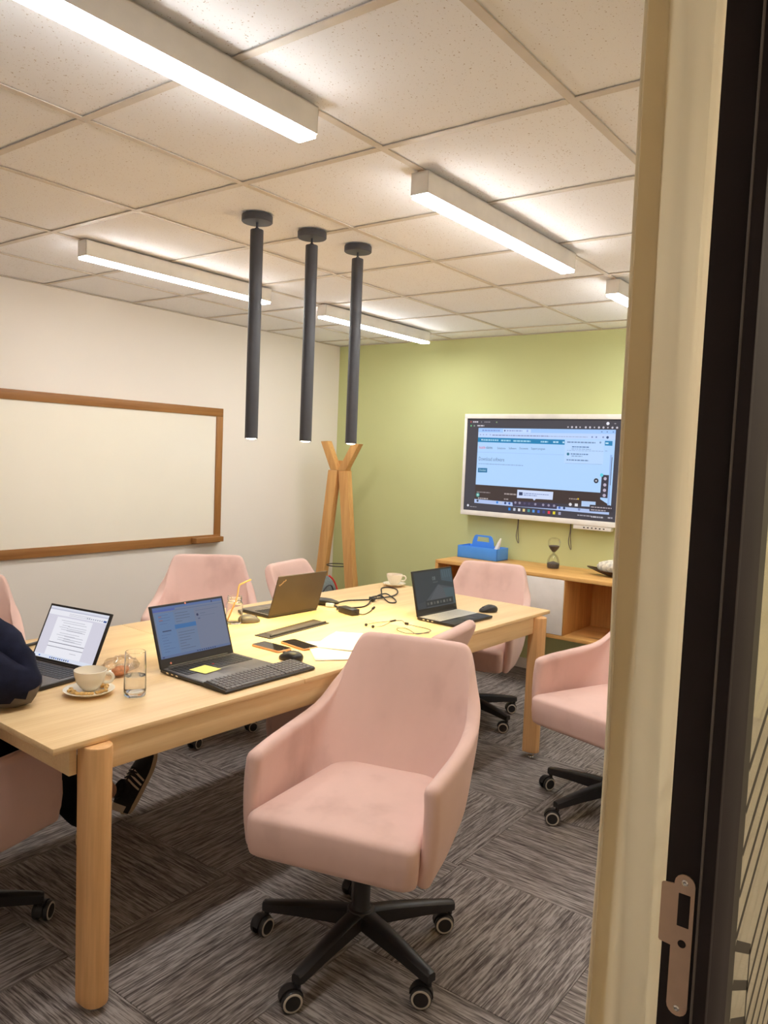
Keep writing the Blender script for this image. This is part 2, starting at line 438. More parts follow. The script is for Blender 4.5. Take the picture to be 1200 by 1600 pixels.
# strike plate on the rebate face: outline in (y, z)
def arc(cy, cz, r, a0, a1, n=8): return [(cy+r*math.cos(R(a0+(a1-a0)*i/n)), cz+r*math.sin(R(a0+(a1-a0)*i/n))) for i in range(n+1)]
pl = arc(.2235, .902, .0115, -180, 0) + [(.235, .971), (.2475, .972), (.2490, .974), (.2490, 1.041), (.2475, 1.0425), (.235, 1.0445)] + arc(.2235, 1.0465, .0115, 0, 180)
MX = Matrix(((0, 0, -1, XJ), (1, 0, 0, 0), (0, 1, 0, 0), (0, 0, 0, 1)))     # plan (a,b,c) -> (x = XJ-c, y = a, z = b)
sp = MB().prism(pl, 0, .0016, MX).build('strike_plate', M['steel'], door); sp['label'] = 'brushed steel strike plate'
lh = MB().box((XJ-.0022, .2165, .997), (XJ-.0012, .2295, 1.0355), .0004).build('latch_hole', M['black'], sp)
MB().cyl((XJ-.0012, .2225, .977), (XJ-.0022, .2225, .977), .0045).build('bolt_hole', M['black'], sp)
for z in (1.0490, .8995):
    MB().lathe([(0, .0012), (.002, .0016), (.0036, .0008), (.0038, 0)], 16, Matrix(((0, 0, -1, XJ-.0014), (1, 0, 0, .2235), (0, 1, 0, z), (0, 0, 0, 1)))).build('screw', M['chrome'], sp)
win = struct('window_1')
MB().box((.995, .196, .06), (2.30, .204, 2.16)).build('window_pane', M['thin'], win)
MB().box((.995, YR, 0), (2.30, .2455, .06), .0015).build('window_frame', M['black'], win)
MB().box((2.24, YR, .06), (2.30, .2455, 2.16), .0015).build('window_frame', M['black'], win)
fm = MB(); yf = .1955
def strip(p, q, wd):
    d = Vector((q[0]-p[0], q[1]-p[1])); n = Vector((-d.y, d.x)).normalized()*wd/2
    fm._add([(p[0]+n.x, yf, p[1]+n.y), (q[0]+n.x, yf, q[1]+n.y), (q[0]-n.x, yf, q[1]-n.y), (p[0]-n.x, yf, p[1]-n.y)], [(0, 1, 2, 3)])
strip((1.026, .06), (1.026, 2.16), .060)                 # grey border band of the printed film
for k in range(5):
    z = 1.142-.056*k; strip((1.056, z), (1.95, z+.57*.894), .013)
strip((1.056, .9075), (1.157, .852), .014)
strip((1.157, .852), (1.157, .10), .009)
for k in range(14): strip((1.056, .854-.053*k), (1.157, .799-.053*k), .013)
for k in range(16):
    z = .845-.056*k; strip((1.157, z), (1.95, z+.57*.793), .013)
fo = fm.build('window_film_pattern', plain('olive_film_print', (50, 45, 36), .6), win)

# ------------------------------------------------------------------ curtain just inside the door
def curtain():
    plan = [(.858, .3125), (.8595, .3045), (.8615, .2965), (.865, .2915), (.872, .2895), (.895, .291), (.925, .2925), (.950, .2890), (.975, .2845), (1.0, .2875), (1.03, .297), (1.06, .300), (1.08, .297)]
    x = 1.08
    k = 0
    while x < 2.2:
        x += .035; k += 1; plan.append((x, .296+.014*math.sin(k*1.35)+.004*math.sin(k*.6)))
    P = catmull([Vector((a, b, 0)) for a, b in plan], 5)
    nz = 40; rows = []
    for i in range(nz+1):
        z = .012+(2.36-.012)*i/nz; row = []
        for j, p in enumerate(P):
            t = j/len(P); e = max(0, 1-j/14)
            wob = .004*math.sin(z*5.2+.6)+.003*math.sin(z*11+1)
            row.append((p.x + wob*e + .003*math.sin(z*3+j*.2), p.y + .003*math.sin(z*4.3+j*.33), z))
        rows.append(row)
    m = MB(); m.rings([[Vector(v) for v in r] for r in rows], cap=False, closed=False)
    root = thing('curtain', (0, 0, 0), 0, 'cream curtain hanging in loose folds inside the black door frame', 'curtain')
    o = m.build('curtain_cloth', M['curtain'], root, angle=180)
    sol = o.modifiers.new('thickness', 'SOLIDIFY'); sol.thickness = .0016
    bm_ = MB(); bm_.rings([[Vector((v[0]+.0040, v[1]+.0030, v[2])) for v in r[:15]] for r in rows], cap=False, closed=False)
    bd = bm_.build('hem_lining', M['curtain'], root, angle=180); so2 = bd.modifiers.new('thickness', 'SOLIDIFY'); so2.thickness = .0016
    h = MB().tube([(p[0]-.0005, p[1]-.001, p[2]) for p in (r[0] for r in rows)], .0022, 6, smooth=False).build('curtain_hem', M['curtain'], root)
    MB().cyl((.5, .296, 2.385), (2.24, .296, 2.385), .011).build('curtain_rod', M['white'], root)
    for x in (.55, 2.2): MB().cyl((x, .296, 2.396), (x, .296, H-.001), .006, n=10).build('rod_bracket', M['white'], root)
curtain()

# ------------------------------------------------------------------ lamps
def linear_light(x0, x1, yc, label, first=[None]):
    L = 1.15
    if first[0] is None:
        t = thing('linear_ceiling_light', (x0, yc, H), 0, label, 'ceiling light', 'linear lights on the ceiling')
        h = MB(); h.box((0, -.033, -.074), (L, -.0305, -.004)); h.box((0, .0305, -.074), (L, .033, -.004)); h.box((0, -.033, -.008), (L, .033, -.004))
        h.box((0, -.033, -.074), (.0025, .033, -.004)); h.box((L-.0025, -.033, -.074), (L, .033, -.004))
        h.build('housing', M['white'], t)
        MB().box((.003, -.0300, -.0850), (L-.003, .0300, -.066), .001, 1).build('diffuser', M['linear'], t)
        for x in (.012, L-.012):
            MB().box((x-.01, -.010, -.005), (x+.01, .010, 0)).build('mounting_clip', M['steel'], t)
        first[0] = t; return t
    return dup(first[0], (x0, yc, H), 0, label)
linear_light(.415, 0, 1.470, 'white linear ceiling light nearest the doorway, running out of view')
linear_light(2.085, 0, 1.470, 'white linear ceiling light with its bright underside above the near chairs, middle of its row')
linear_light(3.76, 0, 1.470, 'white linear ceiling light half hidden behind the curtain near the screen wall')
linear_light(2.015, 0, 3.250, 'white linear ceiling light above the whiteboard side, crossing behind the thickest pendant')
linear_light(3.63, 0, 3.250, 'white linear ceiling light in the far corner, crossing behind the last pendant')
def pendant(x, y, label, first=[None]):
    if first[0] is None:
        t = thing('pendant_light', (x, y, H), 0, label, 'pendant light', 'slim tube pendants over the table')
        MB().lathe([(0, 0), (.058, 0), (.060, -.003), (.060, -.024), (.057, -.027), (0, -.027)], 36).build('canopy', M['blackmetal'], t)
        MB().cyl((0, 0, -.027), (0, 0, -.048), .0045, n=10).build('stem', M['blackmetal'], t)
        zb = 1.563-H
        MB().lathe([(0, -.046), (.006, -.046), (.012, -.052), (.0245, -.055), (.0255, -.058), (.0255, zb), (.0225, zb), (.0225, zb+.02), (0, zb+.02)], 28).build('tube', M['blackmetal'], t)
        MB().lathe([(0, zb-.005), (.012, zb-.004), (.0195, zb-.001), (.0215, zb+.003), (0, zb+.006)], 24).build('lamp_lens', M['bulb'], t)
        first[0] = t; r = t
    else: r = dup(first[0], (x, y, H), 0, label)
    ld = bpy.data.lights.new('pendant_lamp', 'SPOT'); ld.energy = PENDANT_W; ld.color = PENDANT_COLOR
    ld.spot_size = R(82); ld.spot_blend = .9; ld.shadow_soft_size = .02
    lo = bpy.data.objects.new('pendant_lamp', ld); C.objects.link(lo); lo.parent = r; lo.location = (0, 0, 1.563-H-.012)
pendant(2.163, 2.288, 'dark grey tube pendant nearest the doorway, first of three over the table')
pendant(2.436, 2.249, 'dark grey tube pendant in the middle of three over the table')
pendant(2.701, 2.219, 'dark grey tube pendant nearest the green wall, in front of the coat rack')
# unseen warm lamp added in the corridor as fill for curtain and room
cl = thing('added_corridor_fill', (2.2, -.9, H+.05), 0, 'added round fill light, unseen in the corridor ceiling outside the doorway', 'ceiling light')
MB().lathe([(.085, 0), (.085, -.012), (.10, -.015), (.11, -.012), (.11, 0)], 32).build('fill_lamp_ring', M['white'], cl)
ld = bpy.data.lights.new('corridor_fill_lamp', 'AREA'); ld.shape = 'DISK'; ld.size = .17; ld.energy = CORRIDOR_FILL_W; ld.color = CORRIDOR_FILL_COLOR
lo = bpy.data.objects.new('corridor_fill_lamp', ld); C.objects.link(lo); lo.parent = cl; lo.location = (0, 0, -.013)

# ================================================================== FURNITURE
# ---- table (local frame: x along its length)
TYAW = R(-2.0); TC = Vector((2.41, 2.287, 0)); TZ = .75
tb = thing('meeting_table', TC, TYAW, 'long pale wooden meeting table strewn with laptops and cups', 'table')
for x0, x1 in ((-1.35, -.455), (-.455, .445), (.445, 1.35)):
    m = MB(); m.box((x0+.0006, -.55, .732), (x1-.0006, .55, .75), .0025); m.build('tabletop', M['table'], tb)
def D_section(wd, dp, sgn):
    """rounded outer side, flatter inner side"""
    pts = []
    for i in range(13):
        a = math.pi*i/12; pts.append((math.cos(a)*wd/2, sgn*(-dp*.05 + math.sin(a)**.8*dp*.55)))
    pts += [(-wd/2, -sgn*dp*.38), (-wd/2+.008, -sgn*dp*.45), (wd/2-.008, -sgn*dp*.45), (wd/2, -sgn*dp*.38)]
    return pts
for x, sy in ((-1.226, -1), (1.225, -1), (-1.226, 1), (1.225, 1), (.445, 1), (.445, -1)):
    inner = x == .445
    y = sy*(.50 if inner else .548)
    m = MB(); sec = D_section(.074, .086, sy)
    top = .65 if inner else .7305
    rings = []
    z_b = .034 if x > 0 else .022
    for z, s in ((z_b, .93), (z_b+.003, .96), (.05, .965), (top-.006, 1.0), (top-.001, .985), (top, .96)):
        rings.append([Vector((x+px*s, y+py*s, z)) for px, py in sec])
    m.rings(rings); m.build('leg', M['leg'], tb)
    MB().lathe([(0, 0), (.016, 0), (.018, .004), (.016, .012), (.008, .015), (.008, .036), (0, .036)], 16, Matrix.Translation((x, y, 0))).build('glide_foot', M['chrome'], tb)
for sy in (-1, 1):
    y = sy*.532
    MB().box((-1.192, y-.011, .650), (1.185, y+.011, .7305), .0015).build('apron', M['apron'], tb)
for sx, x in ((-1, -1.275), (1, 1.27)):
    MB().box((x-.011, -.515, .650), (x+.011, .515, .7305), .0015).build('apron', M['apron'], tb)

# ---- upholstered swivel chair
def make_chair():
    t = thing('swivel_chair', (0, 0, 0), 0, 'chair', 'chair', 'pink velvet swivel chairs around the table')
    E = [(-.418, 0, .869), (-.416, .115, .869), (-.411, .177, .866), (-.397, .205, .842), (-.355, .230, .775), (-.297, .250, .712), (-.205, .266, .662), (-.04, .275, .642), (.12, .274, .635), (.205, .270, .630)]
    M2 = [(-.335, 0, .645), (-.330, .10, .645), (-.318, .160, .642), (-.300, .200, .635), (-.262, .240, .622), (-.215, .262, .612), (-.13, .270, .598), (0, .278, .578), (.12, .277, .568), (.209, .274, .562)]
    M1 = [(-.252, 0, .48), (-.247, .10, .48), (-.235, .155, .48), (-.218, .192, .48), (-.182, .230, .478), (-.14, .252, .476), (-.07, .270, .474), (.04, .272, .472), (.13, .273, .471), (.213, .271, .470)]
    B = [(-.165, 0, .388), (-.162, .10, .388), (-.152, .150, .388), (-.138, .180, .388), (-.11, .212, .388), (-.075, .230, .388), (-.02, .247, .388), (.07, .254, .388), (.14, .258, .394), (.215, .260, .394)]
    rows = []
    for curve in (B, M1, M2, E):
        half = [Vector(p) for p in curve]
        full = [Vector((p.x, -p.y, p.z)) for p in reversed(half[1:])] + half
        rows.append(catmull(full, 3))
    n = len(rows[0]); cols = []
    for i in range(n):
        cols.append(catmull([r[i] for r in rows], 4))
    HT = .0225                                       # half thickness of the padded shell, all rims rounded
    nv = len(cols[0]); nc = len(cols)
    def nrm(i, j):
        du = cols[min(i+1, nc-1)][j]-cols[max(i-1, 0)][j]; dv = cols[i][min(j+1, nv-1)]-cols[i][max(j-1, 0)]
        return du.cross(dv).normalized()
    def ring(pts, ns, h):
        tv = (pts[-1]-pts[-2]).normalized(); tb = (pts[0]-pts[1]).normalized()
        out = [p+n_*h for p, n_ in zip(pts, ns)]
        out += [pts[-1]+(ns[-1]*math.cos(R(x))+tv*math.sin(R(x)))*h for x in (30, 60, 90, 120, 150)]
        out += [p-n_*h for p, n_ in reversed(list(zip(pts, ns)))]
        out += [pts[0]+(-ns[0]*math.cos(R(x))+tb*math.sin(R(x)))*h for x in (30, 60, 90, 120, 150)]
        return out
    NS = [[nrm(i, j) for j in range(nv)] for i in range(nc)]
    body = [ring(cols[i], NS[i], HT) for i in range(nc)]
    def ends(c0, c1, ns):
        res = []
        for x in (25, 50, 70, 84):
            off = [(p-q_).normalized()*HT*math.sin(R(x)) for p, q_ in zip(c0, c1)]
            res.append(ring([p+o_ for p, o_ in zip(c0, off)], ns, HT*math.cos(R(x))))
        return res
    m = MB(); m.rings(list(reversed(ends(cols[0], cols[1], NS[0]))) + body + ends(cols[-1], cols[-2], NS[-1]))
    sh = m.build('shell', M['pink'], t, angle=75)
    # seat cushion: rounded plan, crowned top
    def outline(ins, z, dome=0):
        pts = []
        x0, x1 = -.215+ins, .285-ins; yb, yf = .195-ins, .252-ins; r = .035
        ctr = [(x1, -yf), (x1, yf), (x0, yb), (x0, -yb)]
        for k, (cx, cy) in enumerate(ctr):
            rr = r if k < 2 else .08
            sx, sy = (1 if cx > 0 else -1), (1 if cy > 0 else -1)
            a0 = {(1, -1): -90, (1, 1): 0, (-1, 1): 90, (-1, -1): 180}[(sx, sy)]
            for q in range(7):
                a = R(a0+15*q); pts.append(Vector((cx-sx*rr+rr*math.cos(a), cy-sy*rr+rr*math.sin(a), z)))
        out = []
        for q in range(len(pts)):   # subdivide long straight runs
            a, b = pts[q], pts[(q+1) % len(pts)]; out.append(a)
            if q % 7 == 6:
                for u in range(1, 5): out.append(a.lerp(b, u/5))
        if dome:
            for p in out: p.z = z+dome*(1-(p.y/.26)**2)
        return out
    top = outline(.040, .500, .004)
    def shrink(k, z, dome): return [Vector((.03+(p.x-.03)*k, p.y*k, z+dome*(1-(p.y*k/.26)**2))) for p in top]
    c = MB(); c.rings([outline(.05, .376), outline(.012, .378), outline(.003, .386), outline(0, .398), outline(-.003, .440), outline(-.002, .482), outline(.0015, .491), outline(.009, .4975), outline(.022, .4995, .002), top, shrink(.78, .503, .006), shrink(.5, .504, .009), shrink(.2, .504, .011), shrink(.02, .504, .012)])
    c.build('seat_cushion', M['pink'], t, angle=70)
    u = MB(); u.box((-.11, -.09, .350), (.11, .09, .377), .008); u.build('tilt_plate', M['plastic'], t)
    m = MB(); m.lathe([(0, .10), (.020, .10), (.031, .108), (.033, .13), (.030, .14), (.027, .145), (.027, .30), (.033, .31), (.033, .352), (0, .352)], 24); m.build('gas_column', M['plastic'], t)
    m = MB(); m.lathe([(0, .078), (.026, .078), (.040, .088), (.046, .10), (.046, .128), (.040, .136), (.028, .138), (0, .138)], 28); m.build('base_hub', M['plastic'], t)
    for k in range(5):
        a = R(72*k-31-196); rot = Matrix.Rotation(a, 4, 'Z')
        m = MB(); rings = []
        for x, hw, zt, zb, cr in ((.03, .026, .134, .085, .6), (.10, .025, .130, .084, .6), (.20, .021, .118, .080, .6), (.305, .017, .102, .072, .6), (.318, .014, .099, .074, .6)):
            rings.append([rot @ Vector(p) for p in ((x, -hw, zb), (x, hw, zb), (x, hw, zt-.006), (x, hw*cr, zt), (x, -hw*cr, zt), (x, -hw, zt-.006))])
        m.rings(rings); m.build('base_leg', M['plastic'], t)
        ca = bpy.data.objects.new('x', None)
        sw = R(111+(8, 50, 55, 22, -5)[k])
        cm = MB(); R2 = Matrix.Translation(rot @ Vector((.307, 0, 0))) @ Matrix.Rotation(sw, 4, 'Z')
        cm.cyl(R2 @ Vector((0, 0, .058)), R2 @ Vector((0, 0, .076)), .0085, n=12)
        arcp = [(.034*math.cos(R(x))-.020, .034*math.sin(R(x))+.031) for x in range(-10, 181, 15)] + [(-.054+.012, .03), (-.02, .034)]
        cm.prism([(p[0], p[1]) for p in arcp], -.010, .010, R2 @ Matrix(((1, 0, 0, 0), (0, 0, -1, 0), (0, 1, 0, 0), (0, 0, 0, 1))))
        co = cm.build('castor', M['plastic'], t)
        bpy.data.objects.remove(ca)
        for s in (-1, 1):
            w_ = MB(); prof = [(0, .0), (.019, .0), (.0205, .0008)]
            W = R2 @ Matrix.Translation((-.020, s*.012, .031)) @ Matrix.Rotation(-s*math.pi/2, 4, 'X')
            w_.lathe([(0, 0), (.0300, 0), (.0305, .003), (.0305, .009), (.0285, .0125), (.0275, .0132)], 24, W)
            w_.mi = 1; w_.lathe([(.0275, .0132), (.0255, .0145), (.0215, .0142)], 24, W)
            w_.mi = 0; w_.lathe([(.0215, .0142), (.0205, .0132), (0, .0132)], 24, W)
            w_.build('wheel', [M['plastic'], M['rubber']], co)
    return t
UP = ('shell', 'seat_cushion', 'tilt_plate')
ch = make_chair()
ch.location = (1.826, 1.391, 0); ch.rotation_euler = (0, 0, R(196))
ch['label'] = 'whole pink velvet swivel chair standing alone in front of the table, facing the table end'
def chair(x, y, deg, label, dz=0, base=0):
    r = dup(ch, (x, y, 0), R(deg), label, dz, UP)
    for c in r.children:
        if c.name.split('.')[0] in ('base_leg', 'castor'): c.rotation_euler = (0, 0, R(base))
    return r
chair(3.29, 1.150, 166, 'pink velvet swivel chair half covered by the curtain edge')
chair(3.93, 2.26, 194, 'pink velvet swivel chair at the far table end, in front of the wall cabinet', -.02)
chair(2.76, 3.26, 226, 'pink velvet swivel chair by the whiteboard, behind the open mail laptop', 0, 13)
chair(3.36, 2.74, 281, 'pink velvet swivel chair holding a grey bag, behind the brown laptop lid', -.012)
chair(1.47, 3.33, 240, 'pink velvet swivel chair beside the whiteboard wall, cut by the picture edge')
chair(2.47, 1.945, 100, 'pink velvet swivel chair pushed in under the table behind the standing one', -.02)
chair(1.022, 2.420, 15.6, 'pink velvet swivel chair the person in navy is sitting on', -.05, 32)

# ---- whiteboard
wb = thing('whiteboard', (3.04, YL, 1.318), 0, 'wide whiteboard in a brown oak frame on the white wall', 'whiteboard')
x0, x1, z0, z1, fw = -1.19, .815, -.488, .487, .058
MB().box((x0+.02, -.016, z0+.02), (x1-.02, -.002, z1-.02)).build('writing_panel', M['wbpanel'], wb)
MB().box((x0, -.026, z1-fw), (x1, 0, z1), .002).build('frame_rail', M['wbframe'], wb)
MB().box((x0, -.026, z0), (x1, 0, z0+fw), .002).build('frame_rail', M['wbframe'], wb)
MB().box((x0, -.026, z0+fw), (x0+fw, 0, z1-fw), .002).build('frame_stile', M['wbframev'], wb)
MB().box((x1-fw, -.026, z0+fw), (x1, 0, z1-fw), .002).build('frame_stile', M['wbframev'], wb)
MB().box((.545, -.085, z0+.012), (x1-.02, -.026, z0+.048), .002).build('pen_tray', M['wbframe'], wb)

# ---- coat rack
cr = thing('coat_rack', (4.72, 3.98, 0), 0, 'oak coat rack with forked top standing in the room corner', 'coat rack')
def plank(p, q, wd, th, name, mat):
    p, q = Vector(p), Vector(q); d = (q-p).normalized(); L = (q-p).length
    xax = Vector((1, 0, 0)); yax = d.cross(xax).normalized(); xax = yax.cross(d)
    Mx = Matrix((( xax.x, yax.x, d.x, p.x), (xax.y, yax.y, d.y, p.y), (xax.z, yax.z, d.z, p.z), (0, 0, 0, 1)))
    return MB().box((-th/2, -wd/2, 0), (th/2, wd/2, L), .004, 2, Mx).build(name, mat, cr)
MXR = Matrix(((0, 0, 1, 0), (1, 0, 0, 0), (0, 1, 0, 0), (0, 0, 0, 1)))     # outline in (y, z), thickness along x
for nm, poly in (('hook_arm', [(.076, 1.3835), (.001, 1.3835), (.116, 1.611), (.186, 1.606)]), ('hook_arm', [(-.001, 1.3835), (-.080, 1.3835), (-.206, 1.594), (-.132, 1.596)]),
                 ('leg', [(.256, .003), (.173, .003), (.004, 1.382), (.098, 1.382)]), ('leg', [(-.174, .003), (-.254, .003), (-.099, 1.382), (-.006, 1.382)])):
    MB().prism(poly, -.027, .027, MXR, .003).build(nm, M['rack'], cr)
plank((.30, 0, .006), (.045, 0, 1.36), .080, .045, 'leg', M['rack'])
MB().box((.0275, -.070, 1.26), (.055, .070, 1.46), .004).build('joining_block', M['rack'], cr)
MB().tube([(.082*math.cos(2*math.pi*k/28), -.012+.086*math.sin(2*math.pi*k/28), .630) for k in range(29)], .004, 8, 1).build('umbrella_ring', M['plastic'], cr)

# ---- wall-hung sideboard
sb = thing('wall_cabinet', (XB, 0, 0), 0, 'wall-hung oak cabinet with open bays and one white door below the screen', 'cabinet')
SX = 4.68-XB; st, sbm, sl, sr = .787, .375, 3.02, 1.32
MB().box((SX, sr, st-.024), (-.001, sl, st), .002).build('top_panel', M['oak'], sb)
MB().box((SX, sr, sbm), (-.001, sl, sbm+.024), .002).build('bottom_panel', M['oak'], sb)
for y in (sl-.022, sr): MB().box((SX, y, sbm+.024), (-.001, y+.022, st-.024), .001).build('side_panel', M['oakv'], sb)
for y in (2.300, 2.024): MB().box((SX+.004, y, sbm+.024), (-.02, y+.02, st-.024), .001).build('divider', M['oakv'], sb)
MB().box((-.02, sr+.022, sbm+.024), (-.006, sl-.022, st-.024)).build('back_panel', M['oakv'], sb)
MB().box((SX-.002, 2.030, sbm+.027), (SX+.016, 2.312, st-.026), .0015).build('door', M['lacquer'], sb)

# ---- wall screen
tv = thing('interactive_screen', (XB, 0, 0), 0, 'large white-framed wall screen showing a browser page on the green wall', 'screen')
FX = 5.08-XB; t0, t1, tz0, tz1 = 1.845, 3.07, 1.095, 1.85
m = MB(); m.box((FX+.006, t0+.003, tz0+.003), (-.02, t1-.003, tz1-.003), .006); m.box((-.02, t0+.3, tz0+.2), (0, t1-.3, tz1-.2)); m.build('casing', M['white'], tv)
m = MB()
m.box((FX-.006, t0, tz1-.034), (FX+.02, t1, tz1), .003); m.box((FX-.006, t0, tz0), (FX+.02, t1, tz0+.036), .003)
m.box((FX-.006, t1-.024, tz0+.03), (FX+.02, t1, tz1-.03), .003); m.box((FX-.006, t0, tz0+.03), (FX+.02, t0+.024, tz1-.03), .003)
m.build('bezel', M['white'], tv)
W_, H_ = t1-t0-.048, tz1-tz0-.070
cv = Canvas(W_, H_)
def q(x, y):
    u = (x-(135-3*(y-150)/650))/1010; top = 150-8*u; bot = 762+74*u
    return u*W_, H_*(1-(y-top)/(bot-top))
def tr(x0_, y0_, x1_, y1_, col, dy=0):
    a, b = q(x0_, y0_), q(x1_, y1_+0); cv.rect(a[0], min(a[1], b[1]), b[0], max(a[1], b[1]), col)
def bars(x0_, y_, x1_, h_, col):      # a line of print too small to read
    a, b = q(x0_, y_), q(x1_, y_); x = a[0]; hh = h_/612*H_
    rr = random.Random(int(x0_*7+y_))
    while x < b[0]:
        L = min(rr.uniform(.008, .026), b[0]-x); cv.rect(x, a[1]-hh/2, x+L, a[1]+hh/2, col); x += L+.004
def tx(x_, y_, s_, body, col, width=None):
    a = q(x_, y_); cv.text(a[0], a[1], s_, body, col, None if width is None else width/1010*W_)
DK = (66, 64, 72)
cv.rect(0, 0, W_, H_, DK)
cv.rect(0, H_-.010, W_, H_, (40, 38, 44))
bars(175, 172, 215, 9, (214, 210, 220)); cv.disc(*q(160, 172), .006, (190, 90, 90)); cv.disc(*q(237, 172), .005, (130, 128, 136)); bars(258, 172, 300, 7, (140, 138, 146)); cv.disc(*q(346, 172), .006, (120, 150, 110))
cv.disc(*q(162, 198), .006, (110, 210, 130)); cv.disc(*q(186, 198), .006, (150, 170, 160)); bars(208, 197, 258, 8, (210, 206, 216))
for k, x in enumerate((825, 850, 876, 900, 935, 961, 988, 1015, 1042, 1068, 1095, 1122)): cv.disc(*q(x, 198+.3), .0072 if k % 3 else .005, (206, 202, 212))
cv.disc(*q(1067, 171), .011, (236, 236, 246)); bars(1105, 171, 1115, 5, (160, 160, 168))
def tq(pts, col): cv.poly([q(*p) for p in pts][::-1], col)
BL = (176, 213, 255)
tq([(218, 212), (1116, 212), (1112, 722), (214, 690)], BL)
tq([(218, 212), (1116, 212), (1116, 240), (218, 240)], (160, 200, 252)); tq([(395, 217), (585, 217), (585, 240), (395, 240)], (196, 220, 255))
bars(262, 228, 372, 8, (130, 150, 215)); cv.disc(*q(252, 228), .006, (110, 130, 200)); bars(420, 228, 528, 8, (140, 160, 215)); cv.disc(*q(407, 228), .006, (40, 70, 130)); cv.disc(*q(562, 228), .008, (150, 175, 235))
for x in (1030, 1062, 1098): cv.rect(q(x, 231)[0], q(x, 231)[1], q(x, 231)[0]+.009, q(x, 231)[1]+.008, (110, 140, 200))
tq([(218, 241), (1116, 241), (1116, 278), (218, 274)], (190, 214, 255))
for x in (234, 256, 278, 305): cv.disc(*q(x, 257), .005, (150, 165, 210))
bars(320, 259, 700, 7, (140, 150, 190)); bars(700, 262, 950, 5, (160, 178, 214))
for x in (978, 1003, 1044): cv.disc(*q(x, 263), .006, (120, 140, 190))
cv.disc(*q(1070, 264), .009, (52, 82, 130))
tq([(218, 275), (810, 284), (810, 317), (218, 306)], (22, 128, 182)); tq([(1056, 287), (1101, 288), (1101, 320), (1056, 318)], (38, 132, 186))
cv.disc(*q(248, 291), .006, (200, 232, 250)); bars(258, 292, 368, 10, (160, 212, 236)); bars(384, 294, 454, 10, (160, 212, 236)); bars(470, 296, 588, 10, (160, 212, 236)); bars(655, 299, 703, 10, (170, 216, 240)); bars(736, 300, 770, 10, (180, 220, 242)); bars(796, 301, 808, 10, (190, 226, 245)); bars(1060, 303, 1078, 9, (190, 226, 245))
tx(229, 350, .0300, 'huzzle', (226, 60, 92), 46); tx(280, 351, .0300, 'olarms', (52, 56, 84), 46)
for x, wd, s_ in ((360, 58, 'Solutions'), (441, 52, 'Software'), (514, 60, 'Documents'), (594, 92, 'Support program')): tx(x, 352, .022, s_, (84, 104, 140), wd)
tq([(218, 372), (810, 384), (810, 386), (218, 374)], (150, 186, 232))
tx(230, 430, .040, 'Download software', (98, 122, 160), 184)
bars(230, 451, 545, 5, (138, 168, 214))
tq([(229, 480), (296, 481), (296, 511), (229, 510)], (44, 116, 162)); tx(238, 500, .022, 'Download', (180, 222, 240), 48)
tq([(812, 284), (1052, 288), (1052, 446), (812, 440)], (186, 216, 255)); tq([(820, 440), (1046, 444), (1046, 446), (820, 442)], (140, 170, 210))
bars(826, 299, 1000, 8, (110, 140, 180)); cv.disc(*q(1030, 299), .007, (120, 150, 190)); bars(858, 330, 962, 7, (96, 130, 176)); bars(856, 344, 975, 4, (130, 160, 200)); bars(828, 354, 1050, 3, (140, 170, 210))
cv.disc(*q(836, 379), .010, (40, 118, 146)); bars(853, 378, 960, 7, (96, 130, 176)); bars(858, 392, 925, 5, (120, 150, 190)); bars(828, 418, 965, 7, (100, 132, 174)); bars(1060, 355, 1078, 4, (140, 170, 214))
tq([(217, 592), (1048, 636), (1048, 702), (215, 690)], (64, 52, 50)); tq([(216, 640), (1048, 680), (1112, 724), (215, 692)], (64, 52, 50))
bars(228, 642, 326, 7, (140, 130, 132)); bars(426, 653, 512, 9, (170, 158, 156)); bars(426, 689, 458, 8, (160, 150, 148)); cv.disc(*q(237, 662), .016, (70, 150, 146)); cv.disc(*q(237, 662), .008, (180, 220, 214)); bars(240, 684, 312, 7, (190, 180, 180)); bars(857, 680, 908, 7, (160, 148, 146)); cv.disc(*q(914, 681), .006, (226, 190, 60))
cv.disc(*q(867, 719), .011, (226, 224, 230)); tq([(895, 712), (914, 713), (914, 732), (895, 731)], (226, 224, 230)); tq([(936, 694), (1022, 698), (1022, 734), (936, 730)], (180, 205, 240))
tq([(214, 690), (1105, 758), (1105, 784), (214, 716)], (176, 196, 236)); tq([(1050, 515), (1093, 517), (1091, 672), (1046, 668)], (58, 56, 70)); tq([(1093, 380), (1106, 380), (1104, 720), (1092, 720)], (150, 185, 235)); tq([(1103, 396), (1107, 396), (1105, 585), (1101, 585)], (90, 96, 120))
for y in (541, 583, 619, 654): cv.disc(*q(1071, y), .011, (190, 180, 200))
cv.disc(*q(1049, 517), .012, (96, 206, 226)); cv.disc(*q(1018, 556), .017, (56, 58, 72)); cv.disc(*q(1018, 556), .006, (200, 204, 214))
tq([(516, 624), (755, 636), (753, 690), (515, 680)], (206, 220, 250)); tq([(622, 684), (644, 685), (633, 697)], (206, 220, 250)); tq([(528, 640), (553, 641), (553, 663), (528, 662)], (48, 62, 100)); bars(560, 648, 730, 5, (120, 140, 190)); bars(560, 660, 650, 5, (120, 140, 190))
tq([(484, 700), (785, 716), (783, 752), (490, 736)], (62, 58, 82))
for k, x in enumerate((507, 536, 570, 600, 642, 694, 730, 765)): cv.disc(*q(x, 712+(x-507)*.07), .009, (150, 146, 170) if k not in (2, 3) else (84, 80, 110))
for x, c in ((238, (60, 70, 90)), (380, (40, 130, 220)), (408, (190, 200, 220)), (437, (40, 60, 110)), (466, (50, 90, 170)), (800, (60, 100, 190)), (830, (40, 60, 100)), (924, (120, 140, 190))): cv.disc(*q(x, 702+(x-238)*.072), .009, c)
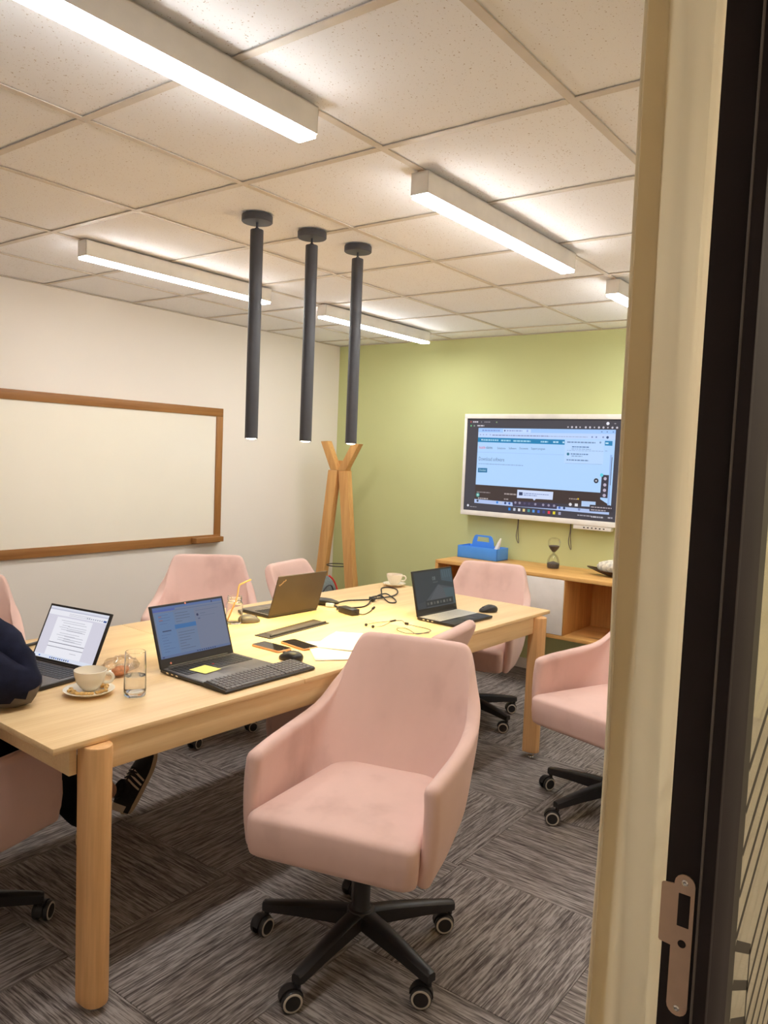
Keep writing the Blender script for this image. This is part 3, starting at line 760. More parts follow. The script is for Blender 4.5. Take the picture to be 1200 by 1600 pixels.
for x, c in ((468, (40, 130, 220)), (502, (190, 196, 210)), (535, (224, 224, 230)), (567, (226, 206, 140)), (600, (70, 150, 150)), (632, (90, 150, 220)), (666, (60, 100, 200)), (700, (60, 70, 130)), (734, (226, 60, 80)), (767, (226, 210, 50)), (803, (160, 160, 190))):
    a = q(x, 756+(x-468)*.075); cv.rect(a[0]-.009, a[1]-.010, a[0]+.009, a[1]+.010, c)
cv.disc(*q(169, 733), .009, (220, 220, 230)); bars(184, 741, 232, 5, (150, 148, 158))
bars(915, 790, 1000, 6, (170, 168, 180)); bars(1000, 799, 1075, 9, (190, 188, 198)); bars(1100, 804, 1128, 8, (180, 178, 190))
tq([(988, 718), (1128, 724), (1128, 768), (988, 762)], (58, 54, 62)); bars(996, 733, 1120, 6, (180, 170, 176)); bars(996, 752, 1085, 6, (180, 170, 176))
Mt = Matrix(((0, 0, -1, FX-.0012), (-1, 0, 0, t1-.024), (0, 1, 0, tz0+.036), (0, 0, 0, 1)))
MB().box((FX-.001, t0+.022, tz0+.034), (FX+.004, t1-.022, tz1-.032)).build('screen_glass', M['phoneglass'], tv)
cv.build('screen_picture', M['tv'], tv, Mt)
ps = MB().box((FX, 1.895, tz0-.030), (FX+.05, 2.165, tz0), .004).build('port_strip', M['white'], tv)
for k in range(6):
    y = 2.085-k*.028; MB().box((FX-.0008, y-.006, tz0-.020), (FX+.002, y+.006, tz0-.012)).build('port', M['plastic'], ps)
for y, zb, lab in ((2.615, .915, 'thin dark cable loop hanging below the screen above the blue caddy side'), (2.207, .91, 'thin dark cable loop hanging below the screen beside the port strip')):
    t = thing('hanging_cable', (XB-.02, y, tz0), 0, lab, 'cable', 'cable loops below the screen')
    MB().tube([(0, .004, .05), (0, .004, -.05), (0, .012, -.13), (0, -.004, zb-tz0+.004), (0, -.010, zb-tz0+.01), (0, -.002, -.11), (0, .0, -.05), (0, .0, .05)], .0028, 7).build('cord', M['plastic2'], t)

# ---- things on the sideboard
def caddy():
    cx, cy, z = 5.03, 2.835, st
    t = thing('tool_caddy', (cx, cy, z), R(0), 'bright blue plastic caddy with a carry handle on the wall cabinet', 'caddy')
    hx, hy, hh = .085, .165, .088; th = .004
    m = MB(); m.box((-hx, -hy, 0), (hx, hy, th), .001)
    for s in (-1, 1):
        m.box((s*hx-(th if s > 0 else 0), -hy, 0), (s*hx+(th if s < 0 else 0), hy, hh), .001); m.box((-hx, s*hy-(th if s > 0 else 0), 0), (hx, s*hy+(th if s < 0 else 0), hh), .001)
    m.build('tray', M['blue'], t)
    out = [(-.092, .0), (.092, .0), (.092, .09), (.075, .115)]
    a = arc(.052, .152, .018, 10, 90, 5) + arc(-.052, .152, .018, 90, 170, 5)
    poly = [(-.15, .004), (.15, .004), (.15, .082), (.092, .088)] + a + [(-.092, .088), (-.15, .082)]
    hole = [(-.058, .118), (.058, .118), (.052, .155), (-.052, .155)]
    # handle panel as bars around the grip hole
    MX2 = Matrix(((0, 0, 1, 0), (1, 0, 0, 0), (0, 1, 0, 0), (0, 0, 0, 1)))
    g = MB(); g.prism([(-.158, .004), (.158, .004), (.158, .080), (.092, .086), (.088, .122), (-.088, .122), (-.092, .086), (-.158, .080)], -.003, .003, MX2)
    g.prism([(.088, .122), (.052, .122), (.047, .158), (.06, .170), (.074, .160)], -.003, .003, MX2)
    g.prism([(-.088, .122), (-.074, .160), (-.06, .170), (-.047, .158), (-.052, .122)], -.003, .003, MX2)
    g.prism([(.06, .170), (.047, .157), (-.047, .157), (-.06, .170)], -.003, .003, MX2)
    g.build('handle', M['blue'], t)
    b = thing('white_tube', (cx-.035, cy-.108, z+.006), 0, 'white cream tube leaning out of the blue caddy', 'tube')
    d = Vector((.030, -.040, .155)); L = d.length; rot = d.to_track_quat('Z', 'Y').to_matrix().to_4x4()
    m = MB(); m.rings([[rot @ Vector((.020*math.cos(2*math.pi*k/16), max(.002, .020*s_)*math.sin(2*math.pi*k/16), zz)) for k in range(16)] for zz, s_ in ((0.002, 1), (.08, .95), (.13, .6), (L, .15))]); m.build('tube_body', M['white'], b)
caddy()
hgx, hgy = 4.98, 2.25
t = thing('hourglass', (hgx, hgy, st), 0, 'glass hourglass with dark sand on the wall cabinet', 'hourglass')
outer = [(.040, .000), (.043, .004), (.044, .03), (.040, .06), (.028, .085), (.012, .102), (.0055, .107), (.012, .112), (.028, .130), (.041, .155), (.044, .18), (.038, .20), (.02, .211), (0, .214)]
m = MB(); m.lathe([(0, 0)] + outer, 28); m.build('glass_body', M['bulbglass'], t)
MB().lathe([(0, .0035), (.036, .0035), (.0405, .012), (.0415, .034), (.030, .040), (0, .050)], 28).build('sand_heap', M['sand'], t)
MB().lathe([(0, .112), (.009, .114), (.025, .1315), (.0375, .154), (.032, .157), (0, .150)], 28).build('sand_heap', M['sand'], t)
t = thing('wooden_dish', (4.94, 1.74, st), 0, 'dark leaf-shaped wooden dish on the wall cabinet by the curtain', 'dish')
prof = []; rings = []
for zz, s_ in ((0, .35), (.002, .42), (.016, .72), (.036, 1.0), (.039, 1.0), (.034, .96), (.020, .70), (.010, .36)):
    ring = []
    for k in range(36):
        a = 2*math.pi*k/36; yy = .25*math.cos(a)*s_; xx = .085*math.sin(a)*(abs(math.sin(a))**.25)*s_
        ring.append(Vector((xx, yy, zz + .014*(abs(math.cos(a))**4)*min(1, zz/.03))))
    rings.append(ring)
MB().rings(rings).build('dish_body', M['darkwood'], t)
t = thing('coral_stone', (4.94, 1.80, st+.014), 0, 'white knobbly coral stone lying in the dark dish', 'stone')
m = MB(); m.ball((0, 0, .046), (.058, .12, .046), 26, 18); o = m.build('stone_body', M['stone'], t)
rr = random.Random(3)
for v in o.data.vertices: v.co += v.co.normalized()*rr.uniform(-.004, .006) if v.co.z > .012 else Vector()

# ================================================================== ON THE TABLE
def P3(x, y, z=TZ): return (x, y, z)
def keys_mesh(rows, w, d, h, gap):
    m = MB()
    return m
def laptop(name, x, y, yaw, w, d, l, tilt, label, deck, lid_mat, screen, logo=False, ports=True, grp='laptops open on the table'):
    t = thing('laptop', (x, y, TZ), yaw, label, 'laptop', grp)
    MB().box((-.004, -w/2, .003), (d, w/2, .015), .003).build('base', M['plastic'], t)
    f = MB()
    for fx in (.02, d-.02):
        for fy in (-w/2+.02, w/2-.02): f.cyl((fx, fy, 0), (fx, fy, .004), .006, n=10)
    f.build('rubber_feet', M['plastic2'], t)
    MB().box((.006, -w/2+.006, .0148), (d-.004 if deck is not M['silver'] else d*.60, w/2-.006, .0156), .0003).build('palm_deck' if deck is not M['silver'] else 'keyboard_deck', deck, t)
    k = MB(); ky0, ky1, kx0, kx1 = -w/2+.016, w/2-.016, .016, d*.54
    nr = 6
    for r_ in range(nr):
        n = 14; pit = (ky1-ky0)/n; pr = (kx1-kx0)/nr
        xa = kx0+r_*pr
        c0 = 0
        while c0 < n:
            ln = 1
            if r_ == nr-1 and c0 == 4: ln = 5
            k.box((xa+.0012, ky0+c0*pit+.0012, .0156), (xa+pr-.0012, ky0+(c0+ln)*pit-.0012, .0172)); c0 += ln
    ko = k.build('keys', M['plastic'] if deck is not M['silver'] else M['silver'], t); ko['kind'] = 'stuff'
    MB().box((d*.62, -.05, .0154), (d-.012, .05, .0160), .0003).build('touchpad', M['plastic2'] if deck is not M['silver'] else M['plastic'], t)
    # lid, hinged at x=0, z=.015
    Lm = Matrix.Translation((0, 0, .0155)) @ Matrix.Rotation(-tilt, 4, 'Y')
    lid = MB().box((-.008, -w/2, -.002), (-.0015, w/2, l), .002, 2, Lm).build('lid', lid_mat, t)
    MB().box((-.0016, -w/2+.002, .0), (-.0004, w/2-.002, l-.002), .0004, 1, Lm).build('screen_bezel', M['plastic'], t)
    MB().cyl((-.003, -w/2+.03, .014), (-.003, w/2-.03, .014), .0055, n=12).build('hinge', M['plastic'], t)
    cw, ch_ = w-.018, l-.038 if screen != 'doc' else l-.020
    zb = l-.008-ch_
    c = Canvas(cw, ch_)
    SCREENS[screen](c)
    Sm = Lm @ Matrix(((0, 0, 1, -.0002), (1, 0, 0, -cw/2), (0, 1, 0, zb), (0, 0, 0, 1)))
    c.build('screen_picture', {'doc': M['scr_bright'], 'mail': M['scr_mail'], 'dark': M['scr_dark'], 'off': M['scr_dark']}[screen], t, Sm)
    if ports:
        pm = MB()
        for xx in (.03, .055, .08): pm.box((xx, -w/2-.0004, .006), (xx+.012, -w/2+.001, .011))
        pm.build('ports', M['chrome'], t)
    if logo:
        cu = Canvas(.05, .02); cu.text(0, 0, .012, 'ThinkPad', (236, 196, 150))
        # outside of the lid, reading across the corner
        Lg = Lm @ Matrix.Translation((-.0084, w/2-.018, l-.050)) @ Matrix(((0, 0, -1, 0), (-1, 0, 0, 0), (0, 1, 0, 0), (0, 0, 0, 1))) @ Matrix.Rotation(R(40), 4, 'Z')
        lo_ = cu.build('lid_lettering', M['scr_dark'], t, Lg); lo_.data.materials[0] = plain('pale_logo_print', (236, 200, 160), .4); lo_['label'] = 'pale slanted lettering'
    return t
def s_doc(c):
    w, h = c.w, c.h; X = lambda u: u*w; Y = lambda v: h*(1-v)
    def rc(u0, v0, u1, v1, col): c.rect(X(u0), Y(v1), X(u1), Y(v0), col)
    rc(0, 0, 1, 1, (214, 212, 226)); rc(0, 0, 1, .06, (222, 224, 236)); rc(0, .06, 1, .16, (236, 236, 244)); rc(0, .04, 1, .065, (196, 198, 216))
    rc(.17, .19, .78, .93, (238, 238, 246)); rc(.17, .675, .78, .688, (120, 120, 136)); rc(.17, .755, .78, .768, (150, 150, 164)); rc(0, .93, 1, 1, (222, 228, 242))
    for k, v in enumerate((.10, .13)): rc(.35, v, .72, v+.008, (190, 190, 204))
    for k in range(8): rc(.66+.035*k, .115, .675+.035*k, .135, (120, 126, 150))
    rc(.94, .11, .99, .145, (50, 84, 150))
    rr = random.Random(2)
    for k, v in enumerate((.24, .28, .33, .37, .41, .48, .52, .57, .61)):
        a = .30 if k % 3 else .26; b = a+.12+rr.random()*.30; rc(a, v, b, v+.010, (190, 190, 200)); 
        if k in (2, 3, 4, 6, 7, 8): rc(.40, v+.012, .72, v+.020, (168, 168, 180))
    rc(.58, .83, .69, .838, (170, 170, 182))
    for k in range(10): rc(.28+.035*k, .955, .30+.035*k, .985, (60, 84, 130) if k % 3 else (90, 120, 200))
    rc(.09, .955, .115, .98, (70, 120, 220))
def s_mail(c):
    w, h = c.w, c.h; X = lambda u: u*w; Y = lambda v: h*(1-v)
    def rc(u0, v0, u1, v1, col): c.rect(X(u0), Y(v1), X(u1), Y(v0), col)
    rc(0, 0, 1, 1, (118, 132, 160)); rc(0, 0, 1, .05, (92, 118, 172)); rc(0, .05, .3, .09, (84, 104, 178)); rc(.02, .12, .27, .95, (104, 134, 176)); rc(.27, .12, .56, .95, (112, 132, 164))
    rc(.26, .385, .56, .47, (60, 116, 176)); rc(.56, .12, 1, .95, (120, 130, 156)); rc(.3, .09, 1, .10, (90, 108, 150))
    rr = random.Random(5)
    for k in range(14):
        v = .16+.055*k
        if .36 < v < .5: continue
        rc(.29, v, .29+.08+rr.random()*.16, v+.010, (86, 98, 128)); rc(.06, v, .06+.06+rr.random()*.10, v+.008, (82, 104, 150))
    rc(.08, .47, .20, .49, (48, 60, 96)); rc(.06, .18, .10, .20, (150, 110, 120)); rc(.06, .25, .11, .27, (150, 110, 120))
    c.disc(X(.60), Y(.26), .0048, (26, 42, 88)); rc(.64, .24, .72, .25, (92, 104, 134)); rc(.64, .29, .86, .296, (96, 108, 138)); rc(.58, .17, .92, .178, (92, 104, 140)); rc(.6, .33, .63, .35, (70, 84, 124))
    c.disc(X(.84), Y(.035), .003, (30, 40, 80)); rc(0, .95, 1, 1, (98, 118, 160))
    for k in range(9): rc(.50+.032*k, .962, .515+.032*k, .985, (36, 50, 90))
    rc(.02, .96, .045, .985, (40, 60, 120))
def s_dark(c):
    w, h = c.w, c.h; X = lambda u: u*w; Y = lambda v: h*(1-v)
    def pg(pts, col): c.poly([(X(u), Y(v)) for u, v in pts][::-1], col)
    c.rect(0, 0, w, h, (52, 60, 68)); pg([(.70, 0), (1, 0), (1, .40), (.70, .30)], (66, 84, 96)); pg([(.22, .82), (.60, .40), (1, .55), (1, 1), (.22, 1)], (74, 80, 88)); pg([(.60, .40), (.72, .52), (.80, .90), (.30, .85)], (84, 88, 96)); pg([(.72, .52), (1, .55), (1, 1), (.80, .9)], (74, 92, 100))
    pg([(0, .85), (.25, .80), (.25, 1), (0, 1)], (60, 66, 72))
    c.text(X(.46), Y(.27), h*.15, '08', (120, 130, 132)); pg([(.47, .32), (.60, .32), (.60, .335), (.47, .335)], (96, 104, 108))
    pg([(.22, .80), (.95, .80), (.95, .97), (.22, .97)], (44, 46, 50))
    for k in range(8): pg([(.25+.085*k, .85), (.30+.085*k, .85), (.30+.085*k, .92), (.25+.085*k, .92)], (112, 112, 106) if k % 2 else (86, 88, 86))
    for k in range(4): pg([(.74+.06*k, .02), (.75+.06*k, .02), (.76+.06*k, .24), (.75+.06*k, .24)], (90, 112, 124))
def s_off(c): c.rect(0, 0, c.w, c.h, (30, 34, 40))
SCREENS = dict(doc=s_doc, mail=s_mail, dark=s_dark, off=s_off)
deckd = M['plastic2']
laptop('l1', 1.434, 2.414, R(188.7), .303, .208, .200, R(24.8), 'black laptop showing a text document in front of the person in navy', deckd, M['plastic'], 'doc')
l2 = laptop('l2', 1.801, 2.139, R(-90.6), .325, .222, .215, R(19.4), 'black laptop showing a blue mail list, separate keyboard in front of it', deckd, M['plastic'], 'mail')
laptop('l3', 2.672, 2.511, R(86.7), .312, .205, .197, R(17.7), 'black laptop seen from behind with its brown-looking lid and slanted lettering', deckd, M['lidbrown'], 'off', logo=True)
laptop('l4', 3.17, 2.016, R(-93.9), .320, .210, .214, R(12.9), 'laptop with a dark screen and silver keyboard deck near the far table end', M['silver'], M['plastic'], 'dark')
# camera and power dots of the mail laptop
Lm2 = Matrix.Translation((0, 0, .0155)) @ Matrix.Rotation(-R(19.4), 4, 'Y')
for yy, zz in ((-.012, .2085), (-.118, .012)):
    MB().lathe([(0, .0012), (.0030, .0012), (.0038, 0)], 14, Lm2 @ Matrix.Translation((-.0003, yy, zz)) @ Matrix.Rotation(math.pi/2, 4, 'Y')).build('round_sticker', plain('orange_dot_sticker', (232, 140, 112), .5), l2)
MB().cyl((.075, .0, .0156), (.075, .0, .0182), .004, n=10).build('pointing_stick', M['red'], l2)

# external keyboard
kb = thing('keyboard', (1.838, 1.860, TZ), R(-1.2), 'black wireless keyboard lying along the table edge', 'keyboard')
m = MB(); 
prof = [(-.054, .004), (-.0525, .002), (.052, .002), (.054, .006), (.054, .017), (.051, .019), (-.050, .012), (-.054, .009)]
m.prism([(p[0], p[1]) for p in prof], -.203, .203, Matrix(((0, 0, 1, 0), (1, 0, 0, 0), (0, 1, 0, 0), (0, 0, 0, 1))))
m.build('keyboard_case', M['plastic'], kb)
f = MB()
for fx in (-.19, .19):
    for fy in (-.04, .04): f.cyl((fx, fy, 0), (fx, fy, .004), .006, n=8)
f.build('rubber_feet', M['plastic2'], kb)
kmesh = {}
def keycap(wd):
    if wd not in kmesh:
        o = MB().rings([[Vector((sx*(wd/2-i_), sy*(.0072-i_), z)) for sx, sy in ((-1, -1), (1, -1), (1, 1), (-1, 1))] for z, i_ in ((0, 0), (.0035, .0004), (.0045, .0016))]).build('key', M['plastic2'], kb); kmesh[wd] = o.data; return o
    return obj('key', kmesh[wd], kb)
pit = .0172
lay = [[1]*22]*5 + [[1.25, 1.25, 1.25, 6.25, 1.25, 1.25, 1.5, 1, 1, 1, 2, 1, 1, 1]]
for r_, row in enumerate(lay):
    y = .0425-r_*.0170; x = -.197
    for ln in row:
        wd = round(ln*pit-.0016, 5)
        if x+ln*pit > .1975: break
        o = keycap(wd); zz = .012+(y+.05)/.101*.007
        gap = .004 if x > .055 else 0
        if x + ln*pit + gap > .199: break
        o.location = (x+ln*pit/2+gap, y, zz); o.rotation_euler = (R(4), 0, 0); x += ln*pit
def mouse(x, y, yaw, label, mat, L=.10, W=.062, Hh=.036, z=TZ):
    t = thing('computer_mouse', (x, y, z), yaw, label, 'mouse', 'mice on the table')
    n = 24; rings = []
    for zz, s_ in ((.001, .90), (.004, .97), (.010, 1), (.018, .98), (.026, .86), (.032, .64), (.0355, .34)):
        ring = []
        for k in range(n):
            a = 2*math.pi*k/n; xx = L/2*math.copysign(abs(math.cos(a))**.85, math.cos(a))*s_; yy = W/2*math.copysign(abs(math.sin(a))**.85, math.sin(a))*s_*(1-.10*math.cos(a))
            slope = 1-.35*max(0, xx/(L/2))
            ring.append(Vector((xx-.006*(zz/.036), yy, zz*slope*Hh/.036)))
        rings.append(ring)
    MB().rings(rings).build('mouse_body', mat, t, angle=60)
    MB().lathe([(0, -.003), (.007, -.003), (.007, .003), (0, .003)], 14, Matrix.Translation((.028, 0, Hh*.60)) @ Matrix.Rotation(math.pi/2, 4, 'X')).build('scroll_wheel', M['plastic2'], t)
    MB().box((-.012, -.0012, Hh*.955), (.002, .0012, Hh*.99)).build('button_seam', M['plastic2'], t)
    return t
mouse(2.075, 1.955, R(95), 'black mouse beside the phones, right of the black keyboard', M['plastic'])
mouse(2.405, 2.522, R(-25), 'grey topped mouse beside the glass jar', M['greymouse'])
mouse(3.445, 1.895, R(150), 'dark mouse alone near the far right table corner', M['plastic'])
def phone(x, y, yaw, label, L=.155, W=.074):
    t = thing('smartphone', (x, y, TZ), yaw, label, 'phone', 'phones on the table')
    def rr(i_, z, r=.010):
        pts = []
        for cx, cy, a0 in ((L/2-r, W/2-r, 0), (-L/2+r, W/2-r, 90), (-L/2+r, -W/2+r, 180), (L/2-r, -W/2+r, 270)):
            for q_ in range(6): a = R(a0+18*q_); pts.append(Vector((cx+(r-i_)*math.cos(a), cy+(r-i_)*math.sin(a), z)))
        return pts
    MB().rings([rr(.002, 0), rr(0, .002), rr(0, .007), rr(.0012, .0084)]).build('phone_case', M['gold'], t)
    MB().rings([rr(.0025, .0083), rr(.0028, .0088)]).build('phone_screen', M['phoneglass'], t)
    lm = MB().lathe([(0, .0089), (.0022, .0089), (.0022, .0085)], 10, Matrix.Translation((L/2-.01, 0, 0))).build('speaker_slot', M['plastic2'], t)
phone(2.150, 2.128, R(-91), 'gold edged phone nearer the open mail laptop, face up')
phone(2.253, 2.078, R(-99), 'gold edged phone next to the white papers, face up')

# cable hatch in the table middle
t = thing('cable_hatch', (2.447, 2.293, TZ), R(6), 'long dark grey metal cable hatch set flat in the table top', 'cable hatch')
m = MB(); m.prism([(-.205, -.040), (.195, -.052), (.208, .045), (-.200, .048)], 0, .004, None, .001); m.build('hatch_plate', plain('dark_anodised_metal', (66, 60, 60), .42, metal=.3), t)
m = MB(); m.prism([(-.150, -.006), (.180, -.012), (.188, .032), (-.150, .034)], .0038, .0052, None, .0005); m.build('inner_flap', plain('grey_anodised_metal', (92, 84, 82), .4, metal=.3), t)
m = MB(); m.prism([(-.190, -.030), (.186, -.042), (.186, -.034), (-.188, -.022)], .004, .012, None, .002); m.build('finger_lip', M['blackmetal'], t)

# papers + sticky note
def sheet(x, y, yaw, z, label, L=.297, W=.21):
    t = MB(); n = 8; pts = []
    vs = [[Vector((-L/2+L*i/n, -W/2+W*j/4, .0004+.0018*math.sin(i*.9+j)*(.3+i/n))) for j in range(5)] for i in range(n+1)]
    m = MB(); m.rings(vs, cap=False, closed=False)
    o = m.build('paper_sheet', M['paper'], None, (x, y, z), (0, 0, yaw), 180); s_ = o.modifiers.new('t', 'SOLIDIFY'); s_.thickness = .0003
    tag(o, label, 'paper', 'loose papers on the table')
sheet(2.305, 1.925, R(50), TZ+.0022, 'white sheet of paper lowest of the loose ones, nearest the black mouse')
sheet(2.440, 1.975, R(22), TZ+.0060, 'white sheet of paper lying slanted on top of the other, behind the standing chair')
o = MB().prism([(-.038, -.038), (.038, -.038), (.038, .038), (-.038, .038)], 0, .0006, None).build('sticky_note', M['note'], None, (1.735, 2.028, TZ+.0178), (0, 0, R(6)))
tag(o, 'yellow sticky note on the palm rest of the mail laptop', 'sticky note')

# cups
def cup_profile(s=1.0):
    return [(0, 0), (.022, 0), (.024, .003), (.030, .008), (.041, .024), (.048, .046), (.050, .062), (.0485, .063), (.0465, .046), (.039, .025), (.027, .011), (0, .010)]
def cup(x, y, yaw, label, fill, s=1.0, grp='coffee cups'):
    t = thing('coffee_cup', (x, y, TZ+.011), yaw, label, 'cup', grp)
    MB().lathe([(r*s, z*s) for r, z in cup_profile()], 36).build('cup_body', M['ceramic'], t)
    MB().tube([(.043*s, 0, .050*s), (.060*s, 0, .053*s), (.070*s, 0, .040*s), (.062*s, 0, .024*s), (.041*s, 0, .022*s)], .0048*s, 10).build('cup_handle', M['ceramic'], t)
    if fill: MB().lathe([(0, .050*s), (.030*s, .0505*s), (.0475*s, .050*s), (.0465*s, .048*s), (0, .047*s)], 30).build('coffee', M['coffee'], t)
    else: MB().lathe([(0, .0112*s), (.018*s, .0115*s), (.026*s, .0118*s), (.02*s, .0105*s), (0, .0102*s)], 24).build('coffee_dregs', M['coffee'], t)
def saucer(x, y, label, s=1.0):
    o = MB().lathe([(0, .002), (.030*s, .002), (.032*s, 0), (.036*s, .0), (.038*s, .003), (.060*s, .008), (.076*s, .0155), (.0775*s, .0175), (.075*s, .0182), (.058*s, .0115), (.036*s, .008), (0, .0075)], 40).build('saucer', M['ceramic'], None, (x, y, TZ))
    tag(o, label, 'saucer', 'saucers under the cups')
saucer(1.352, 2.114, 'cream saucer full of nuts under the empty cup', .98)
cup(1.362, 2.124, R(-45), 'empty cream coffee cup beside the water glass', False, .98)
saucer(3.700, 2.668, 'white saucer under the full cup at the far table corner', .88)
cup(3.700, 2.668, R(-50), 'white cup of milky coffee at the far table corner', True, .95)
rr = random.Random(11); spots = []
nb = None; tries = 0
while len(spots) < 26 and tries < 4000:
    tries += 1
    a = rr.uniform(R(130), R(390)); r_ = rr.uniform(.046, .060); px, py = r_*math.cos(a), r_*math.sin(a)
    if abs((a-R(-45)+math.pi) % (2*math.pi)-math.pi) < .25: continue
    if all((px-q_[0])**2+(py-q_[1])**2 > .0112**2 for q_ in spots): spots.append((px, py))
for k, (px, py) in enumerate(spots):
    d = math.hypot(px, py)
    if nb is None:
        o = MB().ball((0, 0, .0052), (.0072, .0056, .0052), 10, 7).build('nut', M['nut']); nb = o.data
        for v in nb.vertices: v.co.y += .0012*math.sin(v.co.x*400)
    else: o = obj('nut', nb)
    o.location = (1.352+px, 2.114+py, TZ+.0084+max(0, d-.034)*.19); o.rotation_euler = (rr.uniform(-.2, .2), rr.uniform(-.2, .2), rr.uniform(0, 6))
    tag(o, 'small golden nut lying on the saucer around the empty cup', 'nut', 'nuts on the saucer')
# water glass
t = thing('water_glass', (1.440, 2.006, TZ), 0, 'clear tumbler half full of water in front of the mail laptop', 'glass')
MB().lathe([(0, 0), (.030, 0), (.0325, .003), (.0335, .02), (.0325, .09), (.0305, .137), (.0297, .1378), (.0289, .137), (.0308, .09), (.0318, .024), (.029, .014), (0, .012)], 40).build('tumbler', M['glass'], t)
MB().lathe([(0, .0122), (.0288, .0142), (.0316, .0242), (.0312, .063), (0, .0628)], 40).build('water', M['water'], t)
# jar with straw
t = thing('drinking_jar', (2.342, 2.553, TZ), 0, 'ribbed glass jar beside the grey mouse', 'jar')
MB().lathe([(0, 0), (.032, 0), (.036, .004), (.037, .012), (.037, .085), (.034, .094), (.030, .099), (.031, .103), (.0325, .105), (.031, .108), (.0325, .112), (.031, .116), (.0315, .122), (.029, .122), (.0285, .100), (.0315, .093), (.0345, .084), (.0345, .012), (.031, .008), (0, .008)], 36).build('jar_body', M['glass'], t)
o = MB().tube([(2.318, 2.572, TZ+.012), (2.345, 2.545, TZ+.11), (2.352, 2.539, TZ+.165), (2.362, 2.530, TZ+.178), (2.392, 2.505, TZ+.196)], .0034, 8, 5).build('drinking_straw', M['straw'])
tag(o, 'bent orange drinking straw standing in the glass jar', 'straw')
# plastic bag with pastry
t = thing('pastry_bag', (1.545, 2.235, TZ), R(20), 'crumpled clear plastic bag behind the empty cup', 'bag')
m = MB(); rr = random.Random(9)
m.ball((0, 0, .030), (.075, .052, .030), 22, 12); o = m.build('plastic_film', M['bag'], t, angle=60)
for v in o.data.vertices:
    k = 1+.16*math.sin(v.co.x*90+v.co.y*60)+rr.uniform(-.05, .05); v.co.x *= k; v.co.y *= k; v.co.z = max(.001, v.co.z*(.75+.3*rr.random()))
t = thing('pastry', (1.528, 2.215, TZ+.0015), R(35), 'half eaten pastry inside the crumpled plastic bag', 'pastry')
m = MB(); m.ball((0, 0, .015), (.036, .024, .014), 16, 10); o = m.build('crust', M['pastry'], t)
for v in o.data.vertices:
    if v.co.z > .004: v.co += v.co.normalized()*rr.uniform(-.004, .003)
m = MB(); m.ball((.022, .004, .016), (.017, .018, .011), 14, 8); m.build('crumb', plain('pastry_crumb', (240, 212, 176), .9, var=.1, scale=80), t)
# small black marker behind the document laptop
t = thing('marker_pen', (1.555, 2.778, TZ+.006), R(15), 'short black marker at the far table edge behind the document laptop', 'pen')
MB().cyl((-.05, 0, 0), (.02, 0, 0), .006, n=12).build('pen_barrel', M['plastic'], t); MB().cyl((.02, 0, 0), (.05, 0, 0), .0066, n=12).build('pen_cap', M['plastic2'], t)
# adapter, plug and cables
t = thing('power_adapter', (2.880, 2.340, TZ), R(-103), 'black power adapter brick with cords, between the brown lid and the earphones', 'adapter')
MB().box((-.055, -.024, .001), (.055, .024, .030), .004).build('adapter_brick', M['plastic'], t)
def W2L(o, pts):
    bpy.context.view_layer.update(); inv = o.matrix_world.inverted(); return [inv @ Vector(p) for p in pts]
z = TZ+.004
MB().tube(W2L(t, [(2.866, 2.284, z+.010), (2.905, 2.27, z), (2.98, 2.290, z), (3.046, 2.323, z+.001)]), .0024, 7).build('output_cord', M['plastic'], t)
MB().tube(W2L(t, [(3.046, 2.323, z+.001), (3.075, 2.335, z+.002)]), .0055, 8, smooth=False).build('barrel_plug', M['plastic'], t)
MB().tube(W2L(t, [(2.893, 2.394, z+.010), (2.90, 2.43, z+.004), (2.94, 2.46, z), (2.952, 2.500, z+.006)]), .0042, 8).build('input_cord', M['plastic'], t)
t = thing('mains_plug', (2.955, 2.540, TZ), R(-70), 'black mains plug with a white label and a long looped cord', 'plug')
MB().rings([[Vector((x_, s_*.028*math.cos(2*math.pi*k/14), .020+s_*.019*math.sin(2*math.pi*k/14))) for k in range(14)] for x_, s_ in ((-.062, .6), (-.055, .95), (-.01, 1), (.02, .9), (.045, .55), (.06, .3))]).build('plug_body', M['plastic'], t)
MB().box((.004, -.040, .003), (.046, -.0265, .020), .001).build('white_label', M['white'], t)
for s_ in (-1, 1): MB().cyl((-.062, s_*.009, .020), (-.080, s_*.009, .020), .0022, n=8).build('prong', M['chrome'], t)
cord = [(2.970, 2.512, z+.014), (3.05, 2.545, z), (3.12, 2.545, z), (3.20, 2.500, z), (3.235, 2.470, z+.003), (3.26, 2.455, z+.008), (3.32, 2.475, z+.004), (3.44, 2.565, z), (3.56, 2.655, z), (3.615, 2.645, z), (3.60, 2.58, z), (3.50, 2.50, z), (3.40, 2.46, z+.002), (3.31, 2.45, z+.006), (3.29, 2.485, z), (3.36, 2.53, z), (3.41, 2.515, z+.006), (3.385, 2.46, z+.002), (3.33, 2.39, z), (3.27, 2.345, z), (3.245, 2.365, z), (3.29, 2.425, z), (3.32, 2.475, z+.009), (3.27, 2.50, z+.007), (3.20, 2.455, z+.006), (3.12, 2.41, z), (3.04, 2.39, z), (2.97, 2.425, z), (2.945, 2.47, z)]
MB().tube(W2L(t, cord), .0036, 7, 5).build('power_cord', M['plastic'], t)
MB().tube(W2L(t, [(3.195, 2.44, z+.006), (3.235, 2.46, z+.008), (3.225, 2.485, z+.008)]), .009, 8).build('cord_tie', M['plastic'], t)
